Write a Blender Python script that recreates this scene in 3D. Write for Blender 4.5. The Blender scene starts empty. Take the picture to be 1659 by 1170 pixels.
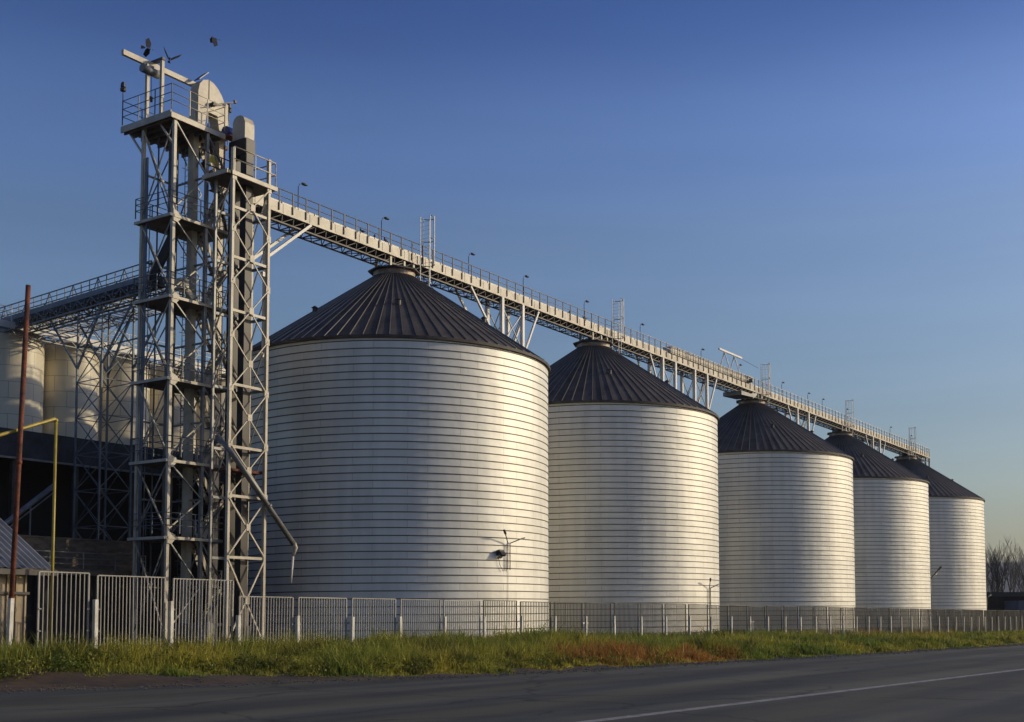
import bpy, math, random
import numpy as np
from mathutils import Vector, Matrix
random.seed(7)
rng = np.random.default_rng(7)
R_ = math.radians
sc = bpy.context.scene
COL = sc.collection

# ------------------------------------------------------------------ camera
cam_d = bpy.data.cameras.new("camera")
cam = bpy.data.objects.new("camera", cam_d)
COL.objects.link(cam)
cam.location = (0, 0, 1.6)
cam.rotation_euler = (math.pi / 2 + 0.0686563, 0, 0)
cam_d.sensor_width = 36.0
cam_d.lens = 1977.88 * 36.0 / 1659.0
cam_d.shift_y = (863.326 - 585.0) / 1659.0
cam_d.clip_start = 0.1
cam_d.clip_end = 20000
sc.camera = cam

# ------------------------------------------------------------------ sky, sun, exposure
SUN_AZ, SUN_EL = R_(12.0), R_(20.0)          # azimuth from +X towards +Y
world = bpy.data.worlds.new("World")
sc.world = world
world.use_nodes = True
wn = world.node_tree
sky = wn.nodes.new("ShaderNodeTexSky")
sky.sky_type = 'NISHITA'
sky.sun_disc = False
sky.sun_elevation = SUN_EL
sky.sun_rotation = math.pi / 2 - SUN_AZ
sky.altitude = 100
sky.air_density = 1.2
sky.dust_density = 2.0
sky.ozone_density = 2.2
gm = wn.nodes.new("ShaderNodeGamma")
gm.inputs['Gamma'].default_value = 1.2
wn.links.new(sky.outputs[0], gm.inputs['Color'])
tint = wn.nodes.new("ShaderNodeMix"); tint.data_type = 'RGBA'; tint.blend_type = 'MULTIPLY'
tint.inputs['Factor'].default_value = 1.0
tint.inputs[7].default_value = (0.90, 0.97, 1.30, 1)
wn.links.new(gm.outputs[0], tint.inputs[6])
tcw = wn.nodes.new("ShaderNodeTexCoord")
sxyz = wn.nodes.new("ShaderNodeSeparateXYZ")
wn.links.new(tcw.outputs['Generated'], sxyz.inputs[0])
prof = wn.nodes.new("ShaderNodeValToRGB")
while len(prof.color_ramp.elements) < 6: prof.color_ramp.elements.new(0.5)
PROF = ((0, (.90, .86, .70)), (10, (.97, .93, .79)), (17, (1.08, 1.04, .93)), (21, (1.0, 1.02, 1.05)), (28, (.52, .64, .84)), (45, (.50, .61, .78)))
for el, (ang, v) in zip(prof.color_ramp.elements, PROF): el.position = max(0.0, math.sin(math.radians(ang)))
for el, (ang, v) in zip(prof.color_ramp.elements, PROF): el.color = (*v, 1)
prof.color_ramp.interpolation = 'EASE'
wn.links.new(sxyz.outputs['Z'], prof.inputs[0])
stk = wn.nodes.new("ShaderNodeTexNoise"); stk.inputs['Scale'].default_value = 2.2; stk.inputs['Detail'].default_value = 5; stk.inputs['Roughness'].default_value = 0.55
smp = wn.nodes.new("ShaderNodeMapping"); smp.inputs['Scale'].default_value = (1.0, 1.0, 9.0); smp.inputs['Rotation'].default_value = (0.06, 0.04, 0)
wn.links.new(tcw.outputs['Generated'], smp.inputs[0]); wn.links.new(smp.outputs[0], stk.inputs['Vector'])
smr = wn.nodes.new("ShaderNodeMapRange"); smr.inputs['From Min'].default_value = 0.3; smr.inputs['From Max'].default_value = 0.75; smr.inputs['To Min'].default_value = 0.96; smr.inputs['To Max'].default_value = 1.07
wn.links.new(stk.outputs[0], smr.inputs['Value'])
pmul = wn.nodes.new("ShaderNodeMix"); pmul.data_type = 'RGBA'; pmul.blend_type = 'MULTIPLY'; pmul.inputs['Factor'].default_value = 1.0
wn.links.new(prof.outputs[0], pmul.inputs[6]); wn.links.new(smr.outputs[0], pmul.inputs[7])
tint2 = wn.nodes.new("ShaderNodeMix"); tint2.data_type = 'RGBA'; tint2.blend_type = 'MULTIPLY'
tint2.inputs['Factor'].default_value = 1.0
wn.links.new(tint.outputs[2], tint2.inputs[6]); wn.links.new(pmul.outputs[2], tint2.inputs[7])
wn.links.new(tint2.outputs[2], wn.nodes['Background'].inputs[0])
wn.nodes['Background'].inputs[1].default_value = 0.071
sun_d = bpy.data.lights.new("sun", 'SUN')
sun_d.energy = 2.45
sun_d.angle = R_(0.5)
sun_d.color = (1.0, 0.83, 0.55)
sun = bpy.data.objects.new("sun", sun_d)
COL.objects.link(sun)
sdir = Vector((math.cos(SUN_AZ) * math.cos(SUN_EL), math.sin(SUN_AZ) * math.cos(SUN_EL), math.sin(SUN_EL)))
sun.rotation_euler = (-sdir).to_track_quat('-Z', 'Y').to_euler()
sun.location = (60, 10, 60)
sc.view_settings.view_transform = 'Standard'
sc.view_settings.look = 'None'
sc.view_settings.gamma = 1
sc.view_settings.exposure = 0.0

# ------------------------------------------------------------------ site axes: t along the silo row, o towards the road, z up
TH = 0.970714
AX = (math.cos(TH), math.sin(TH))
NX = (math.sin(TH), -math.cos(TH))
C1 = (-8.3976, 85.6083)
def W(t, o, z=0.0):
    return Vector((C1[0] + t * AX[0] + o * NX[0], C1[1] + t * AX[1] + o * NX[1], z))

# ------------------------------------------------------------------ materials
def mat(name, col, rough=0.6, metal=0.0, var=0.0, scale=1.0, bump=0.0, bscale=8.0, stretch=(1, 1, 1), col2=None, spec=0.5):
    m = bpy.data.materials.new(name)
    m.use_nodes = True
    n = m.node_tree
    b = n.nodes["Principled BSDF"]
    b.inputs['Roughness'].default_value = rough
    b.inputs['Metallic'].default_value = metal
    b.inputs['Specular IOR Level'].default_value = spec
    b.inputs['Base Color'].default_value = (*col, 1)
    if var > 0 or bump > 0:
        tc = n.nodes.new("ShaderNodeTexCoord")
        mp = n.nodes.new("ShaderNodeMapping")
        mp.inputs['Scale'].default_value = stretch
        n.links.new(tc.outputs['Object'], mp.inputs[0])
    if var > 0:
        nz = n.nodes.new("ShaderNodeTexNoise")
        nz.inputs['Scale'].default_value = scale
        nz.inputs['Detail'].default_value = 3.5
        nz.inputs['Roughness'].default_value = 0.65
        n.links.new(mp.outputs[0], nz.inputs['Vector'])
        cr = n.nodes.new("ShaderNodeValToRGB")
        c2 = col2 if col2 else tuple(c * (1 - var) for c in col)
        c1 = col if col2 else tuple(min(1, c * (1 + var)) for c in col)
        cr.color_ramp.elements[0].position = 0.35
        cr.color_ramp.elements[1].position = 0.65
        cr.color_ramp.elements[0].color = (*c2, 1)
        cr.color_ramp.elements[1].color = (*c1, 1)
        n.links.new(nz.outputs[0], cr.inputs[0])
        n.links.new(cr.outputs[0], b.inputs['Base Color'])
    if bump > 0:
        nb = n.nodes.new("ShaderNodeTexNoise")
        nb.inputs['Scale'].default_value = bscale
        nb.inputs['Detail'].default_value = 4
        n.links.new(mp.outputs[0], nb.inputs['Vector'])
        bp = n.nodes.new("ShaderNodeBump")
        bp.inputs['Strength'].default_value = bump
        bp.inputs['Distance'].default_value = 0.05
        n.links.new(nb.outputs[0], bp.inputs['Height'])
        n.links.new(bp.outputs[0], b.inputs['Normal'])
    return m

M = {}
M['cream'] = mat('cream_paint', (0.60, 0.56, 0.46), 0.5, 0, 0.0, 1.2, col2=None)
M['cream'] = mat('cream_paint', (0.56, 0.51, 0.39), 0.5, 0, 0.2, 0.9, col2=(0.38, 0.33, 0.24))
M['deck'] = mat('dirty_deck_plate', (0.13, 0.11, 0.085), 0.7, 0.1, 0.3, 1.2)
M['white'] = mat('white_paint', (0.74, 0.72, 0.66), 0.5, 0, 0.2, 0.7, col2=(0.60, 0.57, 0.50))
M['greysteel'] = mat('grey_steel', (0.20, 0.205, 0.20), 0.5, 0.3, 0.25, 1.0)
M['bluesteel'] = mat('blue_grey_paint', (0.10, 0.12, 0.145), 0.5, 0.2, 0.25, 1.0)
M['darksteel'] = mat('dark_steel', (0.055, 0.05, 0.047), 0.55, 0.3, 0.3, 1.5)
M['charcoal'] = mat('charcoal_casing', (0.020, 0.018, 0.017), 0.5, 0.2, 0.3, 0.8)
M['seam'] = mat('seam_steel', (0.085, 0.075, 0.06), 0.6, 0.3)
M['cap'] = mat('cap_steel', (0.34, 0.30, 0.24), 0.55, 0.3, 0.2, 1.4, col2=(0.16, 0.10, 0.06))
M['rust'] = mat('rusty_iron', (0.22, 0.065, 0.03), 0.85, 0.1, 0.2, 3.0, 0.3, 20, col2=(0.07, 0.025, 0.015))
M['yellow'] = mat('yellow_pipe', (0.46, 0.35, 0.035), 0.45, 0, 0.2, 2.0, col2=(0.30, 0.22, 0.025))
M['brick'] = mat('worn_stone', (0.17, 0.13, 0.09), 0.9, 0, 0.3, 1.6, 0.6, 6, (1, 1, 3), col2=(0.075, 0.06, 0.045))
M['blackwall'] = mat('shade_dark_wall', (0.012, 0.011, 0.011), 0.9, 0, 0.3, 0.5)  # shade under shed and dock put into the colour; far building simply dark
M['fascia'] = mat('dark_blue_fascia', (0.035, 0.04, 0.05), 0.8, 0, 0.35, 0.8)
M['hut'] = mat('tan_board', (0.52, 0.43, 0.29), 0.85, 0, 0.3, 1.3, col2=(0.34, 0.27, 0.175), stretch=(1, 1, .3))
M['corr'] = mat('corrugated_sheet', (0.16, 0.17, 0.18), 0.5, 0.4, 0.25, 1.0)
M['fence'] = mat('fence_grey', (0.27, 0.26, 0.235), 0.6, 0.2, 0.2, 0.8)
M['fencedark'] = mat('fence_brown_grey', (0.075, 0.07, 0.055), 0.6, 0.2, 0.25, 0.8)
M['fencepost'] = mat('fence_post_white', (0.72, 0.69, 0.60), 0.6, 0, 0.2, 1.8, col2=(0.50, 0.46, 0.38))
M['bird'] = mat('bird_dark', (0.035, 0.037, 0.045), 0.7, 0, 0.4, 9)
M['birdpale'] = mat('bird_pale', (0.30, 0.30, 0.32), 0.7)
M['blue'] = mat('blue_motor', (0.025, 0.045, 0.20), 0.45, 0, 0.3, 2)
M['lamp'] = mat('lamp_dark', (0.05, 0.055, 0.06), 0.45, 0.3)
M['glass'] = mat('lamp_glass', (0.35, 0.36, 0.36), 0.15)
M['bark'] = mat('bark', (0.085, 0.075, 0.062), 0.9, 0, 0.3, 3)
M['signyel'] = mat('warning_yellow', (0.70, 0.55, 0.06), 0.5)
M['cloud'] = mat('contrail_white', (0.8, 0.8, 0.8), 1.0)

# silo wall: galvanised sheet, one tone per sheet, slight waviness
def silo_wall_mat():
    m = bpy.data.materials.new('galvanised_silo_sheet')
    m.use_nodes = True
    n = m.node_tree
    L = n.links.new
    b = n.nodes["Principled BSDF"]
    tc = n.nodes.new("ShaderNodeTexCoord")
    uv = n.nodes.new("ShaderNodeUVMap"); uv.uv_map = 'sheet'
    br = n.nodes.new("ShaderNodeTexBrick")
    br.offset = 0.37; br.offset_frequency = 2
    br.inputs['Scale'].default_value = 1.0
    br.inputs['Brick Width'].default_value = 3.4
    br.inputs['Row Height'].default_value = 0.485
    br.inputs['Mortar Size'].default_value = 0.024
    br.inputs['Mortar Smooth'].default_value = 0.3
    br.inputs['Color1'].default_value = (0.69, 0.68, 0.61, 1)
    br.inputs['Color2'].default_value = (0.755, 0.745, 0.672, 1)
    br.inputs['Mortar'].default_value = (0.55, 0.535, 0.47, 1)
    L(uv.outputs[0], br.inputs['Vector'])
    nz = n.nodes.new("ShaderNodeTexNoise")
    nz.inputs['Scale'].default_value = 0.45
    nz.inputs['Detail'].default_value = 7
    nz.inputs['Roughness'].default_value = 0.6
    mp = n.nodes.new("ShaderNodeMapping"); mp.inputs['Scale'].default_value = (1, 0.35, 1)
    L(uv.outputs[0], mp.inputs[0]); L(mp.outputs[0], nz.inputs['Vector'])
    mr = n.nodes.new("ShaderNodeMapRange")
    mr.inputs['From Min'].default_value = 0.3; mr.inputs['From Max'].default_value = 0.7
    mr.inputs['To Min'].default_value = 0.80; mr.inputs['To Max'].default_value = 1.10
    stn = n.nodes.new("ShaderNodeTexNoise"); stn.inputs['Scale'].default_value = 1.0; stn.inputs['Detail'].default_value = 4
    mp3 = n.nodes.new("ShaderNodeMapping"); mp3.inputs['Scale'].default_value = (1.3, 0.07, 1)
    L(uv.outputs[0], mp3.inputs[0]); L(mp3.outputs[0], stn.inputs['Vector'])
    avg = n.nodes.new("ShaderNodeMix"); avg.inputs['Factor'].default_value = 0.45
    L(nz.outputs[0], avg.inputs[2]); L(stn.outputs[0], avg.inputs[3])
    L(avg.outputs[0], mr.inputs['Value'])
    mx = n.nodes.new("ShaderNodeMix"); mx.data_type = 'RGBA'; mx.blend_type = 'MULTIPLY'
    mx.inputs['Factor'].default_value = 1.0
    L(br.outputs['Color'], mx.inputs[6]); L(mr.outputs[0], mx.inputs[7])
    L(mx.outputs[2], b.inputs['Base Color'])
    b.inputs['Metallic'].default_value = 0.34
    b.inputs['Specular IOR Level'].default_value = 0.4
    rr = n.nodes.new("ShaderNodeMapRange")
    rr.inputs['From Min'].default_value = 0.3; rr.inputs['From Max'].default_value = 0.7
    rr.inputs['To Min'].default_value = 0.50; rr.inputs['To Max'].default_value = 0.60
    L(nz.outputs[0], rr.inputs['Value']); L(rr.outputs[0], b.inputs['Roughness'])
    nb = n.nodes.new("ShaderNodeTexNoise")
    nb.inputs['Scale'].default_value = 0.9; nb.inputs['Detail'].default_value = 2
    L(uv.outputs[0], nb.inputs['Vector'])
    bp = n.nodes.new("ShaderNodeBump")
    bp.inputs['Strength'].default_value = 0.4; bp.inputs['Distance'].default_value = 0.08
    L(nb.outputs[0], bp.inputs['Height']); L(bp.outputs[0], b.inputs['Normal'])
    return m
M['silo'] = silo_wall_mat()
M['roof'] = mat('dark_roof_sheet', (0.098, 0.083, 0.067), 0.62, 0.0, 0.25, 0.8, 0.15, 2.0, (1, 1, .5), col2=(0.056, 0.047, 0.039), spec=.25)
M['roof_b'] = mat('faded_roof_sheet', (0.118, 0.101, 0.082), 0.62, 0.0, 0.25, 0.8, 0.15, 2.0, (1, 1, .5), col2=(0.058, 0.051, 0.045), spec=.25)
M['rib'] = mat('roof_rib', (0.15, 0.14, 0.125), 0.45, 0.4)

# pale bolted panels of the old bins
def old_bin_mat():
    m = bpy.data.materials.new('cream_bolted_panels')
    m.use_nodes = True
    n = m.node_tree; L = n.links.new
    b = n.nodes["Principled BSDF"]
    uv = n.nodes.new("ShaderNodeUVMap"); uv.uv_map = 'sheet'
    br = n.nodes.new("ShaderNodeTexBrick")
    br.offset = 0.5
    br.inputs['Brick Width'].default_value = 1.75
    br.inputs['Row Height'].default_value = 1.12
    br.inputs['Mortar Size'].default_value = 0.016
    br.inputs['Color1'].default_value = (0.72, 0.65, 0.48, 1)
    br.inputs['Color2'].default_value = (0.66, 0.60, 0.45, 1)
    br.inputs['Mortar'].default_value = (0.26, 0.235, 0.18, 1)
    br.inputs['Scale'].default_value = 1
    L(uv.outputs[0], br.inputs['Vector'])
    L(br.outputs['Color'], b.inputs['Base Color'])
    b.inputs['Roughness'].default_value = 0.42
    b.inputs['Metallic'].default_value = 0.0
    return m
M['oldbin'] = old_bin_mat()

# ------------------------------------------------------------------ mesh builder in (t, o, z)
class MB:
    def __init__(s):
        s.v = []; s.f = []; s.mi = []; s.sm = []
    def quadmesh(s, pts, faces, mi=0, smooth=False):
        b = len(s.v)
        s.v.extend(pts)
        for f in faces:
            s.f.append(tuple(b + i for i in f)); s.mi.append(mi); s.sm.append(smooth)
        return s
    def box(s, t0, t1, o0, o1, z0, z1, mi=0):
        p = [(t0, o0, z0), (t1, o0, z0), (t1, o1, z0), (t0, o1, z0), (t0, o0, z1), (t1, o0, z1), (t1, o1, z1), (t0, o1, z1)]
        return s.quadmesh(p, [(0, 3, 2, 1), (4, 5, 6, 7), (0, 1, 5, 4), (1, 2, 6, 5), (2, 3, 7, 6), (3, 0, 4, 7)], mi)
    def bar(s, p, q, w, h=None, mi=0):
        h = h or w
        p = Vector(p); q = Vector(q); d = (q - p).normalized()
        up = Vector((0, 0, 1)) if abs(d.z) < 0.95 else Vector((1, 0, 0))
        x = d.cross(up).normalized(); y = x.cross(d).normalized()
        P = []
        for c in (p, q):
            for a, b in ((-1, -1), (1, -1), (1, 1), (-1, 1)):
                P.append(tuple(c + x * (a * w / 2) + y * (b * h / 2)))
        return s.quadmesh(P, [(0, 3, 2, 1), (4, 5, 6, 7), (0, 1, 5, 4), (1, 2, 6, 5), (2, 3, 7, 6), (3, 0, 4, 7)], mi)
    def tube(s, pts, r, n=8, r2=None, mi=0, caps=True):
        pts = [Vector(p) for p in pts]
        b = len(s.v); m = len(pts)
        for i, p in enumerate(pts):
            d = (pts[min(i + 1, m - 1)] - pts[max(i - 1, 0)]).normalized()
            up = Vector((0, 0, 1)) if abs(d.z) < 0.9 else Vector((1, 0, 0))
            x = d.cross(up).normalized(); y = x.cross(d).normalized()
            rr = r if r2 is None else r + (r2 - r) * i / (m - 1)
            for k in range(n):
                a = 2 * math.pi * k / n
                s.v.append(tuple(p + x * (rr * math.cos(a)) + y * (rr * math.sin(a))))
        for i in range(m - 1):
            for k in range(n):
                k2 = (k + 1) % n
                s.f.append((b + i * n + k, b + i * n + k2, b + (i + 1) * n + k2, b + (i + 1) * n + k)); s.mi.append(mi); s.sm.append(n > 4)
        if caps:
            s.f.append(tuple(b + k for k in reversed(range(n)))); s.mi.append(mi); s.sm.append(False)
            s.f.append(tuple(b + (m - 1) * n + k for k in range(n))); s.mi.append(mi); s.sm.append(False)
        return s
    def lathe(s, t, o, prof, n=32, mi=0, smooth=False):
        b = len(s.v); m = len(prof)
        for r, z in prof:
            for k in range(n):
                a = 2 * math.pi * k / n
                s.v.append((t + r * math.cos(a), o + r * math.sin(a), z))
        for i in range(m - 1):
            for k in range(n):
                k2 = (k + 1) % n
                s.f.append((b + i * n + k, b + i * n + k2, b + (i + 1) * n + k2, b + (i + 1) * n + k)); s.mi.append(mi); s.sm.append(smooth)
        return s
    def prism(s, poly, axis, a0, a1, mi=0):
        # poly: (u, z) list; axis 'o' extrudes along o with u = t, axis 't' extrudes along t with u = o
        n = len(poly)
        P = []
        for a in (a0, a1):
            for u, z in poly:
                P.append((u, a, z) if axis == 'o' else (a, u, z))
        F = [tuple(range(n)), tuple(n + i for i in reversed(range(n)))]
        for i in range(n):
            j = (i + 1) % n
            F.append((i, n + i, n + j, j))
        return s.quadmesh(P, F, mi)
    def ellipsoid(s, c, r, n=10, m=7, mi=0, rot=None):
        b = len(s.v); rot = rot or Matrix.Identity(3)
        for i in range(m + 1):
            ph = math.pi * i / m
            for k in range(n):
                a = 2 * math.pi * k / n
                p = rot @ Vector((r[0] * math.sin(ph) * math.cos(a), r[1] * math.sin(ph) * math.sin(a), r[2] * math.cos(ph)))
                s.v.append((c[0] + p.x, c[1] + p.y, c[2] + p.z))
        for i in range(m):
            for k in range(n):
                k2 = (k + 1) % n
                s.f.append((b + i * n + k, b + i * n + k2, b + (i + 1) * n + k2, b + (i + 1) * n + k)); s.mi.append(mi); s.sm.append(True)
        return s

SHIFT = [0.0, 0.0, 1.0]     # where the tower being built stands, against its drawing: along t, along o, height factor
def put(name, mb, mats, origin=(0, 0, 0), parent=None):
    """origin in (t, o, z): the point the mesh's own zero sits on"""
    t0, o0, z0 = origin
    me = bpy.data.meshes.new(name)
    vs = [(v[0] - t0, -(v[1] - o0), (v[2] - z0) * SHIFT[2]) for v in mb.v]
    fs = [tuple(reversed(f)) for f in mb.f]
    me.from_pydata(vs, [], fs)
    me.polygons.foreach_set('material_index', mb.mi)
    me.polygons.foreach_set('use_smooth', mb.sm)
    for m in (mats if isinstance(mats, (list, tuple)) else [mats]):
        me.materials.append(M[m] if isinstance(m, str) else m)
    me.update()
    ob = bpy.data.objects.new(name, me)
    COL.objects.link(ob)
    if parent is not None:
        ob.parent = parent
    else:
        ob.location = W(t0, o0, z0)
        ob.rotation_euler = (0, 0, TH)
    return ob

def tag(ob, label=None, cat=None, group=None, kind=None):
    if label: ob['label'] = label
    if cat: ob['category'] = cat
    if group: ob['group'] = group
    if kind: ob['kind'] = kind
    return ob

class Thing:
    def __init__(s, name, label, cat, origin, group=None):
        s.o = origin
        s.e = bpy.data.objects.new(name, None)
        s.e.empty_display_size = 0.3
        COL.objects.link(s.e)
        s.e.location = W(origin[0] + SHIFT[0], origin[1] + SHIFT[1], origin[2] * SHIFT[2])
        s.e.rotation_euler = (0, 0, TH)
        tag(s.e, label, cat, group)
    def part(s, name, mb, mats, parent=None, label=None):
        ob = put(name, mb, mats, s.o, parent or s.e)
        if label: ob['label'] = label
        return ob

def copy_tree(o, parent=None):
    c = o.copy(); COL.objects.link(c)
    c.parent = parent
    for ch in o.children:
        copy_tree(ch, c)
    return c

def clone(root, origin, label, rot=0.0):
    c = copy_tree(root)
    c.location = W(*origin)
    c.rotation_euler = (0, 0, TH + rot)
    c['label'] = label
    return c

def vnoise(x, y, seed=0):
    """smooth value noise on numpy arrays, 0..1"""
    xi = np.floor(x).astype(np.int64); yi = np.floor(y).astype(np.int64)
    xf = x - xi; yf = y - yi
    def h(a, b):
        k = (a * 374761393 + b * 668265263 + seed * 974711) & 0xffffffff
        k = ((k ^ (k >> 13)) * 1274126177) & 0xffffffff
        return ((k ^ (k >> 16)) & 0xffff) / 65535.0
    u = xf * xf * (3 - 2 * xf); v = yf * yf * (3 - 2 * yf)
    return (h(xi, yi) * (1 - u) + h(xi + 1, yi) * u) * (1 - v) + (h(xi, yi + 1) * (1 - u) + h(xi + 1, yi + 1) * u) * v

# ------------------------------------------------------------------ ground
EDGE_T = [-400, -70, -50.5, -45.6, -38.7, -27.2, -20.7, -2.2, 8, 60, 200, 600]
EDGE_O = [30.2, 30.2, 31.6, 33.85, 36.04, 37.26, 37.88, 39.17, 39.94, 43.6, 53.5, 81.5]
def road_edge(t): return np.interp(t, EDGE_T, EDGE_O)
def verge_z(t, o):
    t = np.asarray(t, float); o = np.asarray(o, float)
    crest = np.interp(t, [-90, -46, -32, -12, 30, 80], [0.45, 0.42, 0.40, 0.22, 0.02, -0.04])
    e = road_edge(t) - 0.3
    k = np.clip((e - o) / np.maximum(e - 28.5, 1.0), 0, 1)
    k = k * k * (3 - 2 * k)
    back = np.clip((o - 18) / 8.0, 0, 1)
    back = back * back * (3 - 2 * back)
    z = crest * k * back
    lump = (vnoise(t * 0.9, o * 0.9, 3) - 0.5) * 0.12 + (vnoise(t * 2.7, o * 2.7, 4) - 0.5) * 0.05
    near = np.clip((e + 0.2 - o) / 1.2, 0, 1) * np.clip((o - 20) / 4, 0, 1)
    return z + lump * near

def grid_ground():
    ts = np.concatenate([[-6000, -2500, -1000, -400, -200, -120, -90, -75], np.arange(-66, -10, 0.35), np.arange(-10, 40, 0.9), np.arange(40, 130, 4), [140, 180, 260, 420, 800, 1600, 3500, 7000]])
    os_ = np.concatenate([[-7000, -3000, -1200, -500, -200, -100, -60, -30, -10, 5, 14], np.arange(18, 46, 0.35), [47, 50, 56, 64, 80, 120, 250, 600, 1500, 3000, 6000]])
    T, O = np.meshgrid(ts, os_, indexing='ij')
    Z = verge_z(T, O)
    Z[(O > 46) | (O < 18)] = 0
    nt, no = T.shape
    me = bpy.data.meshes.new('ground')
    vs = np.stack([T.ravel(), -O.ravel(), Z.ravel()], -1)
    idx = np.arange(nt * no).reshape(nt, no)
    f = np.stack([idx[:-1, :-1], idx[:-1, 1:], idx[1:, 1:], idx[1:, :-1]], -1).reshape(-1, 4)
    me.from_pydata(vs.tolist(), [], f.tolist())
    me.polygons.foreach_set('use_smooth', [True] * len(f))
    ob = bpy.data.objects.new('ground', me)
    COL.objects.link(ob)
    ob.location = W(0, 0, 0); ob.rotation_euler = (0, 0, TH)
    m = mat('soil', (0.068, 0.040, 0.020), 0.95, 0, 0.3, 0.8, 0.9, 3.0, col2=(0.026, 0.016, 0.009))
    me.materials.append(m)
    # make sure normals look up
    if me.polygons[0].normal.z < 0: me.flip_normals()
    tag(ob, kind='structure')
grid_ground()

def strip(name, m, lo, hi, ts, z, kind='structure'):
    vs = []; fs = []
    for t in ts:
        a, b = lo(t), hi(t)
        for k in range(5):
            vs.append((t, -(a + (b - a) * k / 4), z))
    for i in range(len(ts) - 1):
        for k in range(4):
            fs.append((i * 5 + k, i * 5 + k + 1, (i + 1) * 5 + k + 1, (i + 1) * 5 + k))
    me = bpy.data.meshes.new(name); me.from_pydata(vs, [], fs)
    me.materials.append(m)
    ob = bpy.data.objects.new(name, me); COL.objects.link(ob)
    ob.location = W(0, 0, 0); ob.rotation_euler = (0, 0, TH)
    if me.polygons[0].normal.z < 0: me.flip_normals()
    return tag(ob, kind=kind)

def asphalt_mat():
    m = bpy.data.materials.new('worn_asphalt'); m.use_nodes = True
    n = m.node_tree; L = n.links.new
    b = n.nodes["Principled BSDF"]
    tc = n.nodes.new("ShaderNodeTexCoord")
    mp = n.nodes.new("ShaderNodeMapping"); mp.inputs['Rotation'].default_value = (0, 0, 0.06); mp.inputs['Scale'].default_value = (0.05, 0.55, 1)
    L(tc.outputs['Object'], mp.inputs[0])
    n1 = n.nodes.new("ShaderNodeTexNoise"); n1.inputs['Scale'].default_value = 1.2; n1.inputs['Detail'].default_value = 5
    L(mp.outputs[0], n1.inputs['Vector'])
    n2 = n.nodes.new("ShaderNodeTexNoise"); n2.inputs['Scale'].default_value = 60; n2.inputs['Detail'].default_value = 3
    L(tc.outputs['Object'], n2.inputs['Vector'])
    n3 = n.nodes.new("ShaderNodeTexNoise"); n3.inputs['Scale'].default_value = 0.6; n3.inputs['Detail'].default_value = 8
    L(tc.outputs['Object'], n3.inputs['Vector'])
    cr = n.nodes.new("ShaderNodeValToRGB")
    cr.color_ramp.elements[0].position = 0.36; cr.color_ramp.elements[0].color = (0.036, 0.040, 0.042, 1)
    cr.color_ramp.elements[1].position = 0.64; cr.color_ramp.elements[1].color = (0.094, 0.091, 0.068, 1)
    mx0 = n.nodes.new("ShaderNodeMath"); mx0.operation = 'MULTIPLY_ADD'
    mx0.inputs[1].default_value = 0.25
    L(n3.outputs[0], mx0.inputs[0])
    sub = n.nodes.new("ShaderNodeMath"); sub.operation = 'SUBTRACT'; sub.inputs[1].default_value = 0.125
    L(n1.outputs[0], sub.inputs[0]); L(sub.outputs[0], mx0.inputs[2])
    L(mx0.outputs[0], cr.inputs[0])
    mr = n.nodes.new("ShaderNodeMapRange"); mr.inputs['To Min'].default_value = 0.6; mr.inputs['To Max'].default_value = 1.4
    L(n2.outputs[0], mr.inputs['Value'])
    mx = n.nodes.new("ShaderNodeMix"); mx.data_type = 'RGBA'; mx.blend_type = 'MULTIPLY'; mx.inputs['Factor'].default_value = 1
    L(cr.outputs[0], mx.inputs[6]); L(mr.outputs[0], mx.inputs[7]); L(mx.outputs[2], b.inputs['Base Color'])
    vo = n.nodes.new("ShaderNodeTexVoronoi"); vo.feature = 'DISTANCE_TO_EDGE'; vo.inputs['Scale'].default_value = 0.16
    wv = n.nodes.new("ShaderNodeMix"); wv.data_type = 'VECTOR'; wv.inputs['Factor'].default_value = 0.12
    L(tc.outputs['Object'], wv.inputs[4]); L(n3.outputs['Color'], wv.inputs[5])
    n3b = n.nodes.new("ShaderNodeVectorMath"); n3b.operation = 'MULTIPLY_ADD'; n3b.inputs[1].default_value = (2.2, 2.2, 0); 
    L(n3.outputs['Color'], n3b.inputs[0]); L(tc.outputs['Object'], n3b.inputs[2]); L(n3b.outputs[0], vo.inputs['Vector'])
    ck = n.nodes.new("ShaderNodeMapRange"); ck.inputs['From Min'].default_value = 0.0; ck.inputs['From Max'].default_value = 0.014
    ck.inputs['To Min'].default_value = 0.45; ck.inputs['To Max'].default_value = 1.0
    L(vo.outputs['Distance'], ck.inputs['Value'])
    mx2 = n.nodes.new("ShaderNodeMix"); mx2.data_type = 'RGBA'; mx2.blend_type = 'MULTIPLY'; mx2.inputs['Factor'].default_value = 1
    sx = n.nodes.new("ShaderNodeSeparateXYZ"); L(tc.outputs['Object'], sx.inputs[0])
    ln = n.nodes.new("ShaderNodeMath"); ln.operation = 'MULTIPLY_ADD'; ln.inputs[1].default_value = 0.062
    L(sx.outputs['X'], ln.inputs[0]); L(sx.outputs['Y'], ln.inputs[2])      # follows the lane
    wb = n.nodes.new("ShaderNodeMath"); wb.operation = 'MULTIPLY_ADD'; wb.inputs[1].default_value = 1.1
    L(n1.outputs[0], wb.inputs[0]); L(ln.outputs[0], wb.inputs[2])
    wave = n.nodes.new("ShaderNodeMath"); wave.operation = 'MULTIPLY'; wave.inputs[1].default_value = 1.55
    L(wb.outputs[0], wave.inputs[0])
    sn = n.nodes.new("ShaderNodeMath"); sn.operation = 'SINE'; L(wave.outputs[0], sn.inputs[0])
    lr = n.nodes.new("ShaderNodeMapRange"); lr.inputs['From Min'].default_value = -0.4; lr.inputs['From Max'].default_value = 0.8
    lr.inputs['To Min'].default_value = 0.80; lr.inputs['To Max'].default_value = 1.12
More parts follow.
